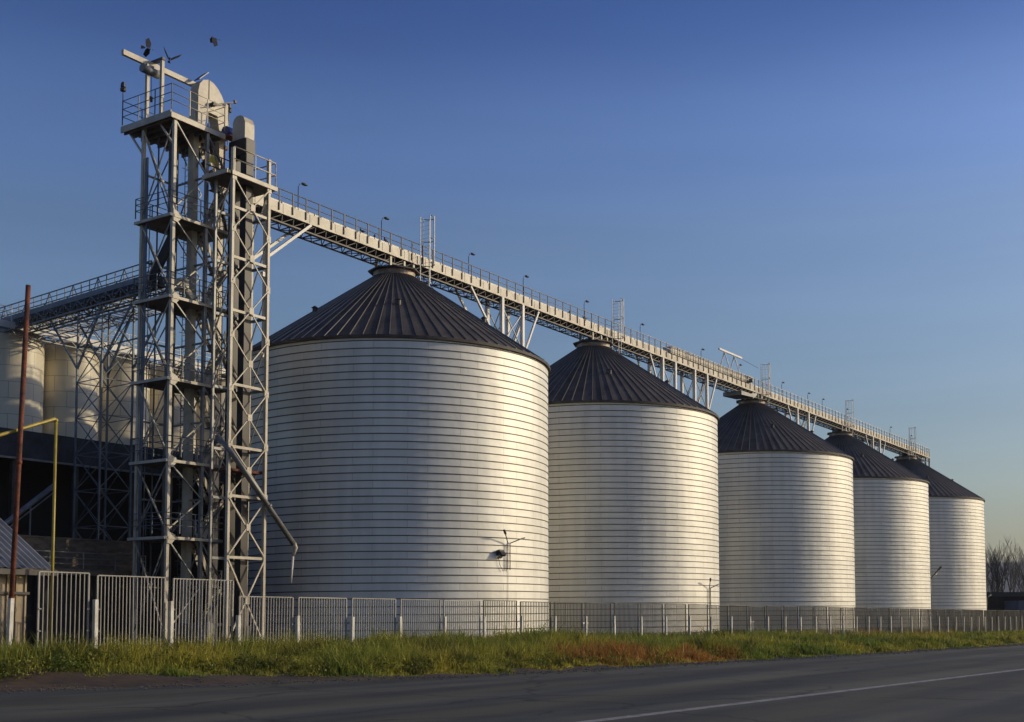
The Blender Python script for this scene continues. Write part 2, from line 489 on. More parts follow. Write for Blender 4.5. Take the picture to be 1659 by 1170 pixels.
    L(sn.outputs[0], lr.inputs['Value'])
    mx3 = n.nodes.new("ShaderNodeMix"); mx3.data_type = 'RGBA'; mx3.blend_type = 'MULTIPLY'; mx3.inputs['Factor'].default_value = 1
    L(mx.outputs[2], mx3.inputs[6]); L(lr.outputs[0], mx3.inputs[7])
    L(mx3.outputs[2], mx2.inputs[6]); L(ck.outputs[0], mx2.inputs[7]); L(mx2.outputs[2], b.inputs['Base Color'])
    b.inputs['Roughness'].default_value = 0.85
    b.inputs['Specular IOR Level'].default_value = 0.25
    bp = n.nodes.new("ShaderNodeBump"); bp.inputs['Strength'].default_value = 0.5; bp.inputs['Distance'].default_value = 0.01
    L(n2.outputs[0], bp.inputs['Height']); L(bp.outputs[0], b.inputs['Normal'])
    return m
TS = list(np.concatenate([[-400, -200, -120, -90, -75], np.arange(-66, 40, 0.8), np.arange(40, 200, 5), [250, 350, 500, 600]]))
wob = lambda t: float((vnoise(np.array([t * 0.8]), np.array([0.5]), 9)[0] - 0.5) * 0.7)
strip('road', asphalt_mat(), lambda t: float(road_edge(t)) + wob(t), lambda t: float(road_edge(t)) + 26.0, TS, 0.012)
linemat = mat('road_line_paint', (0.30, 0.30, 0.28), 0.8, 0, 0.3, 4.0, col2=(0.13, 0.13, 0.125))
lo = lambda t: 47.07 + 0.0587 * (t + 26.4)
strip('road_line', linemat, lambda t: lo(t) - 0.12, lambda t: lo(t) + 0.12, TS, 0.016)

# far ridge behind the trees
def hills():
    vs = []; fs = []
    n = 90
    for i in range(n + 1):
        a = R_(-20 + 130 * i / n)     # bearing clockwise from the view direction
        h = 112 + 20 * math.sin(i * 0.22 + 1) + 9 * math.sin(i * 0.71)
        for rr, z in ((2500, -2), (2900, h * 0.62), (3300, h), (3800, h * 0.75), (4300, -2)):
            vs.append((rr * math.sin(a), rr * math.cos(a), z))
    for i in range(n):
        for k in range(4):
            fs.append((i * 5 + k, (i + 1) * 5 + k, (i + 1) * 5 + k + 1, i * 5 + k + 1))
    me = bpy.data.meshes.new('hills'); me.from_pydata(vs, [], fs)
    me.polygons.foreach_set('use_smooth', [True] * len(fs))
    me.materials.append(mat('wooded_hill', (0.045, 0.055, 0.05), 0.95, 0, 0.3, 0.01))
    ob = bpy.data.objects.new('hills', me); COL.objects.link(ob)
    tag(ob, kind='structure')
hills()

# ------------------------------------------------------------------ the five large silos
SR, SH, PITCH = 10.95, 19.1, 0.485
ROOF_Z0, CAP_R, CAP_Z = 19.02, 1.45, 25.68
SILO_T = [0.0, 27.83, 63.26, 92.79, 122.25]

def silo_wall_mesh():
    n = 192
    nb = int(SH / PITCH) + 2
    V = []; F = []; MI = []; UV = []
    segs = [((SR, 0.0), (SR, PITCH - 0.052), 0), ((SR, PITCH - 0.052), (SR + 0.034, PITCH - 0.047), 1),
            ((SR + 0.034, PITCH - 0.047), (SR + 0.034, PITCH - 0.004), 1), ((SR + 0.034, PITCH - 0.004), (SR, PITCH), 1)]
    for bnd in range(-1, nb):
        for (p, q, mi) in segs:
            base = len(V)
            for k in range(n + 1):
                a = 2 * math.pi * k / n
                for (r, z) in (p, q):
                    zz = min(max(z + bnd * PITCH + PITCH * k / n, 0.0), SH)
                    V.append((r * math.cos(a), r * math.sin(a), zz)); UV.append((a * SR, z + bnd * PITCH + 20 * PITCH))
            for k in range(n):
                f = (base + 2 * k, base + 2 * k + 2, base + 2 * k + 3, base + 2 * k + 1)
                if max(V[i][2] for i in f) - min(V[i][2] for i in f) < 1e-4 and mi == 0: continue
                if all(V[i][2] <= 0 for i in f) or all(V[i][2] >= SH for i in f): continue
                F.append(f); MI.append(mi)
    me = bpy.data.meshes.new('wall')
    me.from_pydata(V, [], F)
    me.polygons.foreach_set('material_index', MI)
    me.polygons.foreach_set('use_smooth', [True] * len(F))
    ul = me.uv_layers.new(name='sheet')
    uva = np.array(UV)[np.array([i for f in F for i in f])]
    ul.data.foreach_set('uv', uva.ravel())
    me.materials.append(M['silo']); me.materials.append(M['seam'])
    return me

def make_silo():
    th = Thing('grain_silo', 'x', 'silo', (0, 0, 0), 'large ribbed steel silos in a row')
    w = bpy.data.objects.new('wall', silo_wall_mesh()); COL.objects.link(w); w.parent = th.e
    # roof cone with folded sheets and standing ribs
    nr = 84
    mb = MB()
    r0, r1 = SR + 0.16, CAP_R
    for k in range(nr):
        a0, a1 = 2 * math.pi * k / nr, 2 * math.pi * (k + 1) / nr
        am = (a0 + a1) / 2
        def P(r, a, dz=0):
            z = ROOF_Z0 + (CAP_Z - ROOF_Z0) * (r0 - r) / (r0 - r1) + dz
            return (r * math.cos(a), r * math.sin(a), z)
        mb.quadmesh([P(r0, a0), P(r0, am, -0.025), P(r0, a1), P(r1, a1), P(r1, am, -0.01), P(r1, a0)], [(0, 1, 4, 5), (1, 2, 3, 4)], 2 if rng.random() < .35 else 0)
        # rib
        def Q(r, w, dz): 
            a = a0 + w / r
            return P(r, a, dz)
        w0, w1 = 0.032, 0.018
        mb.quadmesh([Q(r0, -w0, -.02), Q(r0, -w0 * .5, .075), Q(r0, w0 * .5, .075), Q(r0, w0, -.02), Q(r1, -w1, -.02), Q(r1, -w1 * .5, .05), Q(r1, w1 * .5, .05), Q(r1, w1, -.02)],
                    [(0, 1, 5, 4), (1, 2, 6, 5), (2, 3, 7, 6), (0, 3, 2, 1)], 1)
    mb.lathe(0, 0, [(SR - 0.3, ROOF_Z0 - 0.16), (r0 + 0.02, ROOF_Z0 - 0.16), (r0 + 0.02, ROOF_Z0 + 0.02)], 120, 0)
    rf = th.part('roof', mb, ['roof', 'rib', 'roof_b'])
    zq = lambda r: ROOF_Z0 + (CAP_Z - ROOF_Z0) * (r0 - r) / (r0 - r1)
    for a_, r_ in ((-1.2, 6.6), (-2.4, 6.6), (.2, 6.6), (1.7, 6.6), (2.9, 6.6)):
        c_, s_ = math.cos(a_), math.sin(a_)
        th.part('roof_vent', MB().lathe(r_ * c_, -r_ * s_, [(.16, zq(r_) - .1), (.16, zq(r_) + .28), (.24, zq(r_) + .28), (.05, zq(r_) + .42)], 10), 'darksteel', rf)
    # cap ring with its dark eight-sided walkway plate
    mb = MB().lathe(0, 0, [(CAP_R - .02, CAP_Z - 0.12), (CAP_R + 0.05, CAP_Z - 0.05), (CAP_R + 0.05, CAP_Z + 0.34), (CAP_R - 0.2, CAP_Z + 0.36)], 32, 0, False)
    th.part('cap_ring', mb, 'cap', rf)
    mb = MB().lathe(0, 0, [(0.05, CAP_Z + 0.355), (CAP_R + 0.42, CAP_Z + 0.355), (CAP_R + 0.42, CAP_Z + 0.46), (0.05, CAP_Z + 0.46)], 8)
    th.part('cap_plate', mb, 'darksteel', rf)
    # stub columns that carry the gantry on the cap
    for t, o in ((-1.2, 0.62), (-1.2, -0.62), (0.3, 0.62), (0.3, -0.62), (1.35, 0.62), (1.35, -0.62)):
        th.part('gantry_stub', MB().box(t - .09, t + .09, o - .09, o + .09, CAP_Z + .46, 26.98), 'cream')
    mb = MB()
    for o in (0.62, -0.62):
        mb.bar((-1.2, o, CAP_Z + .5), (0.3, o, 26.75), .06); mb.bar((0.3, o, 26.75), (1.35, o, CAP_Z + .5), .06)
        mb.bar((-1.9, o, 26.45), (1.6, o, 26.45), .08)
    th.part('cap_bracing', mb, 'darksteel')
    # filling spout and slide gate between gantry and cap
    mb = MB().box(-0.35, 0.2, -.28, .28, CAP_Z + .46, 26.6).box(.55, 1.1, -.3, .3, 26.5, 26.8)
    th.part('filling_spout', mb, 'charcoal')
    # stair down the roof on the far side of the ridge line
    sl = (CAP_Z - ROOF_Z0) / (r0 - r1)
    zr = lambda r: ROOF_Z0 + (r0 - r) * sl
    ang = R_(12)
    ca, sa = math.cos(ang), math.sin(ang)
    st = MB()
    for s in (-.35, .35):
        st.bar((1.9 * ca - s * sa, 1.9 * sa + s * ca, zr(1.9) + .18), (9.8 * ca - s * sa, 9.8 * sa + s * ca, zr(9.8) + .18), .05, .10)
    for i in range(26):
        r = 2.0 + i * .3
        st.bar((r * ca + .35 * sa, r * sa - .35 * ca, zr(r) + .18), (r * ca - .35 * sa, r * sa + .35 * ca, zr(r) + .18), .16, .03)
    sp = th.part('roof_stair', st, 'bluesteel')
    hr = MB()
    for s in (-.35, .35):
        for h in (.65, 1.1):
            hr.tube([(1.9 * ca - s * sa, 1.9 * sa + s * ca, zr(1.9) + h), (9.8 * ca - s * sa, 9.8 * sa + s * ca, zr(9.8) + h)], .025, 5)
        for i in range(6):
            r = 1.95 + i * 1.56
            hr.tube([(r * ca - s * sa, r * sa + s * ca, zr(r) + .1), (r * ca - s * sa, r * sa + s * ca, zr(r) + 1.1)], .025, 5)
    th.part('handrail', hr, 'bluesteel', sp)
    # plinth
    th.part('plinth', MB().lathe(0, 0, [(SR + .25, 0), (SR + .25, .22), (SR - .1, .24)], 96), 'cap')
    return th.e

silo_labels = [
    'nearest and largest ribbed steel silo beside the lattice elevator tower',
    'second ribbed steel silo from the elevator tower, right behind the nearest one',
    'middle ribbed steel silo of the five under the gantry',
    'second to last ribbed steel silo of the row, with lamp arms at its right edge',
    'farthest ribbed steel silo at the right end of the row, next to the bare trees']
silo = make_silo()
silo['label'] = silo_labels[0]
for t, lb in zip(SILO_T[1:], silo_labels[1:]):
    c = clone(silo, (t, 0, 0), lb)

# ------------------------------------------------------------------ conveyor gantry above the row
G0, G1 = -14.8, 132.4
ZB, ZT, ZR = 26.98, 27.84, 28.46
th = Thing('conveyor_gantry', 'long cream conveyor gantry with handrails running over all five large silos', 'conveyor', (G0, 0, ZB))
for s in (1, -1):
    mb = MB().box(G0, G1, s * .75 - .03, s * .75 + .03, ZB, ZT - .25)
    # vertical joints and lower flange
    x = G0 + .6
    while x < G1:
        o = s * .75
        mb.box(x - .03, x + .03, o - .05, o + .05, ZB + .05, ZT - .28)
        x += 2.4
    mb.box(G0, G1, s * .75 - .07, s * .75 + .07, ZB - .06, ZB - .003)
    th.part('side_panel', mb, 'cream')
mb = MB().box(G0, G1, -.32, .32, ZB + .25, ZT + .08)
x = G0 + .3
while x < G1:
    mb.box(x - .025, x + .025, -.36, .36, ZB + .22, ZT + .11); x += 1.5
th.part('conveyor_trough', mb, 'white')
th.part('walkway_floor', MB().box(G0, G1, -.72, .72, ZB + .10, ZB + .14), 'darksteel')
mb = MB()
for s in (1, -1):
    mb.bar((G0, s * .62, 26.42), (G1, s * .62, 26.42), .09)
th.part('bottom_chord', mb, 'darksteel')
mb = MB()
x = G0; k = 0
while x < G1 - 1:
    a, b = (.62, -.62) if k % 2 else (-.62, .62)
    mb.bar((x, a, 26.42), (x + 1.0, b, 26.42), .05)
    mb.bar((x, -.62, 26.42), (x, .62, 26.42), .05)
    for s in (1, -1):
        mb.bar((x, s * .62, 26.42), (x, s * .70, ZB - .06), .05)
        mb.bar((x, s * .62, 26.42), (x + 1.0, s * .70, ZB - .06), .035)
    x += 1.0; k += 1
th.part('lattice_bracing', mb, 'darksteel')
for s in (1, -1):
    mb = MB()
    mb.tube([(G0, s * .8, ZR), (G1, s * .8, ZR)], .038, 6)
    mb.tube([(G0, s * .8, ZR - .45), (G1, s * .8, ZR - .45)], .03, 6)
    if s < 0:
        x = G0
        while x < G1:
            mb.box(x - .03, x + .03, s * .8 - .03, s * .8 + .03, ZB + .1, ZR); x += 1.2
    else:
        mb.box(G1 - .02, G1 + .02, -.8, .8, ZR - .03, ZR + .03).box(G1 - .02, G1 + .02, -.8, .8, ZR - .48, ZR - .42)
    th.part('handrail', mb, 'white')
proto = None; rest = MB()
n_posts = 0
x = G0 + .2
while x < G1:
    if n_posts < 99:
        if proto is None:
            proto = th.part('rail_post', MB().box(x - .035, x + .035, .79, .85, ZB + .12, ZR + .02), 'darksteel')
            x0 = x
        else:
            c = proto.copy(); COL.objects.link(c); c.location = (x - x0, 0, 0)
    else:
        rest.box(x - .035, x + .035, .79, .85, ZB + .12, ZR + .02)
    n_posts += 1; x += 1.2
ob = th.part('rail_post', rest, 'darksteel'); ob['kind'] = 'stuff'
# raised drive length of the conveyor before the third silo
mb = MB().box(42.0, 60.6, .36, .60, ZT - .05, ZT + .62).box(42.0, 60.6, -.3, .36, ZT + .12, ZT + .62)
x = 42.3
while x < 60.5:
    mb.box(x - .03, x + .03, -.33, .64, ZT - .08, ZT + .66); x += 1.6
th.part('raised_trough', mb, 'cream')
mb = MB().box(60.6, 61.7, -.5, .72, ZB + .3, ZT + .75).tube([(61.1, .72, ZT + .2), (61.1, 1.15, ZT + .2)], .22, 10)
th.part('drive_head', mb, 'greysteel')

# A-frame hoist on the gantry before the third silo
th = Thing('hoist_frame', 'small white A-frame hoist standing on the gantry before the middle silo', 'hoist', (57.2, 0, ZT))
mb = MB().bar((54.6, 0, 30.6), (60.6, 0, 30.6), .16, .2)
th.part('top_beam', mb, 'white')
for t in (56.0, 58.6):
    for s in (1, -1):
        th.part('leg', MB().bar((t + s * .35, s * .7, ZT - .1), (t, 0, 30.5), .09), 'white')
mb = MB().tube([(60.5, 0, 30.5), (63.2, .9, 29.8)], .02, 4)
th.part('cable', mb, 'darksteel')
# inclined transfer chute left of the middle silo's cap
th = Thing('transfer_box', 'wide sheet transfer box under the gantry left of the middle silo cap', 'chute', (60.8, 0, 25.9))
mb = MB().prism([(57.6, 26.36), (57.6, 25.9), (61.2, 26.1), (61.9, 26.52), (61.9, 26.7), (60.0, 26.36)][::1], 'o', -.95, 1.25)
th.part('box', mb, 'greysteel')
th.part('outlet', MB().tube([(61.3, 0, 26.2), (62.4, 0, 26.5)], .22, 10), 'white')

# ------------------------------------------------------------------ trestles between the silos
def trestle(ta, tb, label, vl=True, vr=True, zbase=0.0, base2=None, spl=2.2, spr=2.2, drop=4.2):
    th = Thing('gantry_trestle', label, 'trestle', ((ta + tb) / 2, 0, zbase), 'white trestles carrying the gantry between silos')
    for t in (ta, tb):
        for o in (.72, -.72):
            th.part('leg', MB().box(t - .14, t + .14, o - .14, o + .14, zbase, 26.9), 'white')
    z = 26.2
    while z > zbase + 3:
        for o in (.72, -.72):
            mb = MB().bar((ta, o, z), (tb, o, z - 3.0), .07).bar((tb, o, z), (ta, o, z - 3.0), .07).bar((ta, o, z - 3), (tb, o, z - 3), .08)
            th.part('brace', mb, 'greysteel')
        mb = MB()
        for t in (ta, tb):
            mb.bar((t, .72, z), (t, -.72, z - 3.0), .06).bar((t, -.72, z - 3), (t, .72, z - 3), .06)
        th.part('cross_brace', mb, 'greysteel')
        z -= 3.0
    for o in (.72, -.72):
        if vl: th.part('strut', MB().bar((ta - spl, o, 26.85), (ta - .1, o, 26.85 - drop), .15), 'white')
        if vr: th.part('strut', MB().bar((tb + spr, o, 26.85), (tb + .1, o, 26.85 - drop), .15), 'white')
    return th
trestle(12.4, 15.3, 'white four-legged trestle between the nearest and second silos', spl=4.2, spr=2.4)
trestle(39.9, 42.6, 'white trestle just behind the second silo roof, struts to its left', vr=False, spl=2.6)
trestle(47.0, 49.9, 'white trestle with legs rising just before the middle silo', vl=False, spr=2.4)
trestle(75.3, 79.0, 'white trestle between the middle silo and the second to last silo', spl=3, spr=2.6)
trestle(103.9, 107.0, 'white trestle between the two farthest silos of the row', spl=3, spr=2.6)
th = Thing('gantry_end_frame', 'dark end frame carrying the far end of the gantry on the farthest roof', 'trestle', (131.5, 0, 20))
for t in (130.2, 132.2):
    zz = ROOF_Z0 + (SR + .16 - (t - SILO_T[4])) * (CAP_Z - ROOF_Z0) / (SR + .16 - CAP_R)
    for o in (.7, -.7):
        th.part('leg', MB().box(t - .11, t + .11, o - .11, o + .11, zz, 26.9), 'bluesteel')
mb = MB()
for o in (.7, -.7):
    mb.bar((130.2, o, 26.3), (132.2, o, 22.5), .09).bar((132.2, o, 26.3), (130.2, o, 22.5), .09)
    mb.bar((126.0, o, 24.0), (130.2, o, 26.3), .09).bar((128.0, o, 26.4), (130.2, o, 22.5), .09)
th.part('brace', mb, 'bluesteel')

# ------------------------------------------------------------------ caged ladders at the caps
def caged_ladder(label):
    th = Thing('caged_ladder', label, 'ladder', (0, 0, 25.3), 'caged ladders from the gantry to the silo roofs')
    cx, cy_, r = 0.0, 0.0, .52
    for k in range(6):
        a = R_(-120 + 48 * k)
        w = .05
        th.part('cage_bar', MB().bar((cx + r * math.cos(a), cy_ + r * math.sin(a), 25.4 if k in (0, 5, 2) else 26.9), (cx + r * math.cos(a), cy_ + r * math.sin(a), 30.45), w), 'white')
    for z in (26.95, 28.75, 30.4):
        mb = MB()
        ps = [(cx + r * math.cos(R_(-120 + 20 * i)), cy_ + r * math.sin(R_(-120 + 20 * i)), z) for i in range(13)]
        mb.tube(ps, .035, 5)
        th.part('hoop', mb, 'greysteel')
    mb = MB()
    for i in range(17):
        z = 25.5 + i * .3
        if z < 30.3:
            mb.tube([(r * math.cos(R_(-120)), r * math.sin(R_(-120)), z), (r * math.cos(R_(120)), r * math.sin(R_(120)), z)], .009, 4)
    th.part('rungs', mb, 'greysteel')
    return th.e
lad = caged_ladder('tall white caged ladder beside the cap of the nearest silo')
for t, lb in [(29.95, 'tall white caged ladder beside the cap of the second silo'), (64.1, 'caged ladder beside the cap of the middle silo, joined to the hoist cable'),
              (92.5, 'caged ladder beside the cap of the second to last silo'), (121.0, 'caged ladder beside the cap of the farthest silo')]:
    clone(lad, (t, 1.38, 25.3), lb)
lad.location = W(2.05, 1.38, 25.3)

# ------------------------------------------------------------------ gantry lamps
th = Thing('gantry_lamp', 'x', 'lamp', (0, 0, ZR - .4), 'thin lamps along the gantry')
mb = MB().tube([(0, 0, ZR - .6), (0, 0, 29.85), (.12, 0, 30.1), (.3, 0, 30.2)], .03, 6)
th.part('pole', mb, 'greysteel')
mb = MB().ellipsoid((.55, 0, 30.2), (.30, .14, .09), 10, 6)
th.part('lamp_head', mb, 'lamp')
glamp = th.e
lamp_spots = [(-8.9, 'gantry lamp nearest to the elevator tower'), (-.5, 'gantry lamp just before the cap of the nearest silo'), (10.0, 'gantry lamp above the left strut of the first trestle'),
              (17.7, 'gantry lamp just right of the first trestle'), (27.6, 'gantry lamp above the cap of the second silo'), (38.2, 'gantry lamp past the second silo, before its trestle'),
              (51.8, 'gantry lamp above the raised trough of the gantry'), (61.6, 'gantry lamp at the drive head by the middle silo'), (74.3, 'gantry lamp above the trestle past the middle silo'),
              (83.0, 'gantry lamp before the cap of the second to last silo'), (88.2, 'gantry lamp just left of the second to last silo\'s caged ladder'), (97.5, 'gantry lamp just right of the second to last silo\'s caged ladder'),
              (117.0, 'gantry lamp just left of the farthest silo\'s caged ladder'), (127.5, 'gantry lamp closest to the far end of the gantry')]
for i, (t, lb) in enumerate(lamp_spots):
    if i == 0:
        glamp.location = W(t, -.8, ZR - .4); glamp['label'] = lb
    else:
        clone(glamp, (t, -.8, ZR - .4), lb)

# ------------------------------------------------------------------ main elevator tower
SHIFT[:] = [0.87, -1.0, 1.0165]
TL, TR_, OF, OB = -21.15, -18.72, 1.5, -1.2
DECKS = [6.1, 10.4, 15.0, 19.65, 24.3]
th = Thing('elevator_tower', 'tall cream lattice tower with stacked platforms, left of the nearest silo', 'tower', ((TL + TR_) / 2, 0, 0))
tower = th
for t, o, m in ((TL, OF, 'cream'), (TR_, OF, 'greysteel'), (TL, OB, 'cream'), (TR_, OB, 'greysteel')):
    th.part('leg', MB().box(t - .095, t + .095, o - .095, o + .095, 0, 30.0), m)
th.part('cable_tray', MB().box(TL - .04, TL + .04, OB + .2, OB + .42, 2, 28), 'bluesteel')
lv = [0.4] + DECKS + [29.9]
for i in range(len(lv) - 1):
    z0, z1 = lv[i], lv[i + 1]; zm = (z0 + z1) / 2
    # front face: one diagonal down from the near leg, one back up
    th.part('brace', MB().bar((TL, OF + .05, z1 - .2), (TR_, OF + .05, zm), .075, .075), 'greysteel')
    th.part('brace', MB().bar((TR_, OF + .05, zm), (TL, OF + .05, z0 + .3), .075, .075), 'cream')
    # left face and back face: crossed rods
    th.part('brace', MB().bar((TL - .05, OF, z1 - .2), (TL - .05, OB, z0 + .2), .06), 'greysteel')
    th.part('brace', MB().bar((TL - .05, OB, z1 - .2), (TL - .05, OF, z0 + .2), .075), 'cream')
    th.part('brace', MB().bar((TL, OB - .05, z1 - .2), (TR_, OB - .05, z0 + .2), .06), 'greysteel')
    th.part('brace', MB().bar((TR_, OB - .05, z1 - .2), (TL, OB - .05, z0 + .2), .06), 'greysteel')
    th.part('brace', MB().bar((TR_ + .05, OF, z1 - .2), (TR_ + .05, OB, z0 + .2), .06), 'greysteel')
    if i < 5:
        th.part('gusset_plate', MB().prism([(TL - .14, z1 - .45), (TL + .2, z1 - .5), (TL + .45, z1 - .25), (TL + .45, z1 + .02), (TL - .14, z1 + .25)], 'o', OF + .13, OF + .16), 'cream')

def railing(mb, pts, z, h=1.15, rails=(.45, .8, 1.15), step=1.1, r=.025):
    for i in range(len(pts) - 1):
        a, b = Vector((*pts[i], z)), Vector((*pts[i + 1], z))
        n = max(1, round((b - a).length / step))
        for rr in rails:
            mb.tube([a + Vector((0, 0, rr)), b + Vector((0, 0, rr))], r, 5)
        for k in range(n + 1):
            p = a + (b - a) * k / n
            mb.box(p.x - .025, p.x + .025, p.y - .025, p.y + .025, z, z + h)
    return mb
for i, z in enumerate(DECKS):
    d = th.part('platform', MB().box(TL - .3, -16.7, OB - .25, OF + .14, z - .24, z - .1), 'deck')
    mb = MB().box(TL - .35, -16.65, OF + .145, OF + .19, z - .24, z - .08).box(TL - .36, TL - .305, OB - .3, OF + .14, z - .24, z - .08)
    th.part('edge_beam', mb, 'cream', d)
    th.part('railing', railing(MB(), [(-16.7, OB - .2), (TL - .33, OB - .2), (TL - .33, OF + .13), (-18.1, OF + .13)], z + .1), 'bluesteel', d)
    th.part('railing', railing(MB(), [(-18.0, OF + .13), (-16.7, OF + .13), (-16.7, OB)], z + .1), 'greysteel', d)
# stair flights between the platforms
def flight(mb, p, q, w):
    p = Vector(p); q = Vector(q)
    n = max(3, int((q - p).length / .33))
    for s in (-w / 2, w / 2):
        mb.bar(p + Vector((0, s, 0)), q + Vector((0, s, 0)), .05, .26)
    for k in range(1, n):
        c = p + (q - p) * k / n
        mb.box(c.x - .12, c.x + .12, c.y - w / 2, c.y + w / 2, c.z - .02, c.z + .02)
    return mb
for i in range(len(lv) - 1):
    z0, z1 = lv[i], lv[i + 1]; zm = (z0 + z1) / 2
    mb = flight(MB(), (-18.4, 1.15, z0), (-17.0, 1.15, zm), .55)
    f1 = th.part('stair_flight', mb, 'cream')
    th.part('handrail', MB().tube([(-18.4, 1.42, z0 + 1), (-17.0, 1.42, zm + 1)], .025, 5).tube([(-18.4, 1.42, z0 + .55), (-17.0, 1.42, zm + .55)], .02, 5), 'cream', f1)
    mb = flight(MB(), (-17.0, .45, zm), (-18.4, .45, z1), .55).box(-17.1, -16.5, .15, 1.45, zm - .08, zm)
    f2 = th.part('stair_flight', mb, 'cream')
    th.part('handrail', MB().tube([(-17.0, .72, zm + 1), (-18.4, .72, z1 + 1)], .025, 5), 'greysteel', f2)
# head platform
ZD = 30.1
mb = MB().box(TL - .38, -17.55, -2.75, OF + .15, ZD - .22, ZD - .02).box(-17.549, -15.9, -2.75, .2, ZD - .22, ZD - .02)
for k in range(9):
    t = TL - .2 + k * .62
    mb.box(t - .05, t + .05, -2.74, OF if t < -17.6 else .15, ZD - .42, ZD - .222)
hd = th.part('head_platform', mb, 'deck')
mb = MB().box(TL - .42, -17.5, OF + .152, OF + .21, ZD - .40, ZD - .10).box(TL - .44, TL - .382, -2.8, OF + .15, ZD - .36, ZD + .02)
th.part('edge_beam', mb, 'cream', hd)
th.part('railing', railing(MB(), [(-15.9, -2.7), (TL - .4, -2.7), (TL - .4, OF + .18)], ZD + .1, 1.45, (.5, .95, 1.45), 1.4), 'bluesteel', hd)
th.part('railing', railing(MB(), [(TL - .4, OF + .18), (-17.55, OF + .18), (-17.55, .22), (-15.95, .22), (-15.95, -2.7)], ZD + .1, 1.45, (.5, .95, 1.45), 1.5), 'cream', hd)
for s in ((TL, OF), (TL, OB)):
    th.part('bracket', MB().bar((s[0], s[1], 28.2), (s[0] + (0), -2.5 if s[1] < 0 else .2, 29.8), .1), 'cream')
# dark discharge chute and its cream boot to the left conveyor
th.part('discharge_chute', MB().bar((-19.9, .3, 23.9), (-20.6, -1.0, 20.9), .42, .42), 'charcoal')
th.part('chute_boot', MB().box(-20.4, -19.8, .9, 1.4, 20.2, 20.8).bar((-20.1, 1.1, 20.5), (-19.4, 1.3, 19.8), .3), 'cream')
th.part('conduit', MB().tube([(TL - .22, OB + .7, 1), (TL - .22, OB + .7, 27)], .04, 5).tube([(TL - .22, OB + .95, 1), (TL - .22, OB + .95, 25)], .03, 5), 'bluesteel')

# mid girts, caged ladder and pipes inside the tower
for i in range(len(lv) - 1):
    zm = (lv[i] + lv[i + 1]) / 2
    th.part('girt', MB().box(TL, TR_, OB - .05, OB + .05, zm - .05, zm + .05), 'greysteel')
    th.part('girt', MB().box(TR_ - .05, TR_ + .05, OB, OF, zm - .05, zm + .05), 'greysteel')
    th.part('girt', MB().bar((TR_, OF, lv[i + 1] - .2), (-16.8, OF, zm), .08).bar((-16.8, OF, zm), (TR_, OF, lv[i] + .2), .08), 'greysteel')
    th.part('stair_post', MB().box(-16.78, -16.68, OF - .05, OF + .05, lv[i], lv[i + 1]), 'greysteel')
mb = MB()
for o in (-.75, -.25): mb.tube([(TR_ + .3, o, .5), (TR_ + .3, o, 29.8)], .025, 5)
z = .8
while z < 29.7:
    mb.tube([(TR_ + .3, -.75, z), (TR_ + .3, -.25, z)], .015, 4); z += .32
th.part('ladder', mb, 'greysteel')
mb = MB()
z = 3.0
while z < 29.5:
    mb.tube([(TR_ + .3 + .6 * math.sin(a_), -.5 + .38 * math.cos(a_), z) for a_ in np.linspace(-.2, math.pi + .2, 9)], .02, 4); z += .9
for a_ in (.6, 1.57, 2.5): mb.tube([(TR_ + .3 + .6 * math.sin(a_), -.5 + .38 * math.cos(a_), 3), (TR_ + .3 + .6 * math.sin(a_), -.5 + .38 * math.cos(a_), 29.5)], .015, 4)
th.part('ladder_cage', mb, 'greysteel')
for x_, o_, r_, m_ in ((-19.6, -.6, .17, 'greysteel'), (-20.3, -.9, .05, 'bluesteel'), (-17.9, -.9, .14, 'greysteel'), (-20.9, 1.0, .035, 'darksteel'), (-17.2, 1.35, .03, 'darksteel')):
    th.part('pipe', MB().tube([(x_, o_, .4), (x_, o_, 29.7)], r_, 10), m_)
th.part('pipe', MB().tube([(-17.9, .2, 28.5), (-17.2, .9, 26.5), (-16.5, 1.2, 23.5), (-16.5, 1.2, 20)], .13, 10), 'charcoal')
th.part('pipe', MB().tube([(-18.3, .9, 20.5), (-17.6, 1.0, 18.5), (-16.6, 1.2, 16.2)], .14, 10), 'cream')

for i in range(len(lv) - 1):
    z0, z1 = lv[i], lv[i + 1]; zm = (z0 + z1) / 2
    for (a, b) in (((TR_, OB, z1 - .2), (-16.75, OB, zm)), ((-16.75, OB, zm), (TR_, OB, z0 + .2)), ((-16.75, OB, z1), (-16.75, OF, zm)), ((-16.75, OF, zm), (-16.75, OB, z0))):
        th.part('brace', MB().bar(a, b, .055), 'greysteel')
    th.part('landing', MB().box(-17.15, -16.55, -.1, OF, zm - .06, zm), 'deck')
    th.part('railing', railing(MB(), [(-17.1, OF + .02), (-16.55, OF + .02), (-16.55, 0)], zm, 1.0, (.5, 1.0), .5, .02), 'cream')

# yellow warning triangle inside the tower
th = Thing('warning_sign', 'small yellow warning triangle hung inside the tower under the head platform', 'sign', (-18.4, 1.3, 28.2))
th.part('plate', MB().prism([(-18.75, 28.0), (-18.05, 28.0), (-18.4, 28.6)], 'o', 1.60, 1.63), 'signyel')
th.part('hanger', MB().tube([(-18.4, 1.615, 28.6), (-18.4, 1.615, 29.66)], .015, 4), 'darksteel')

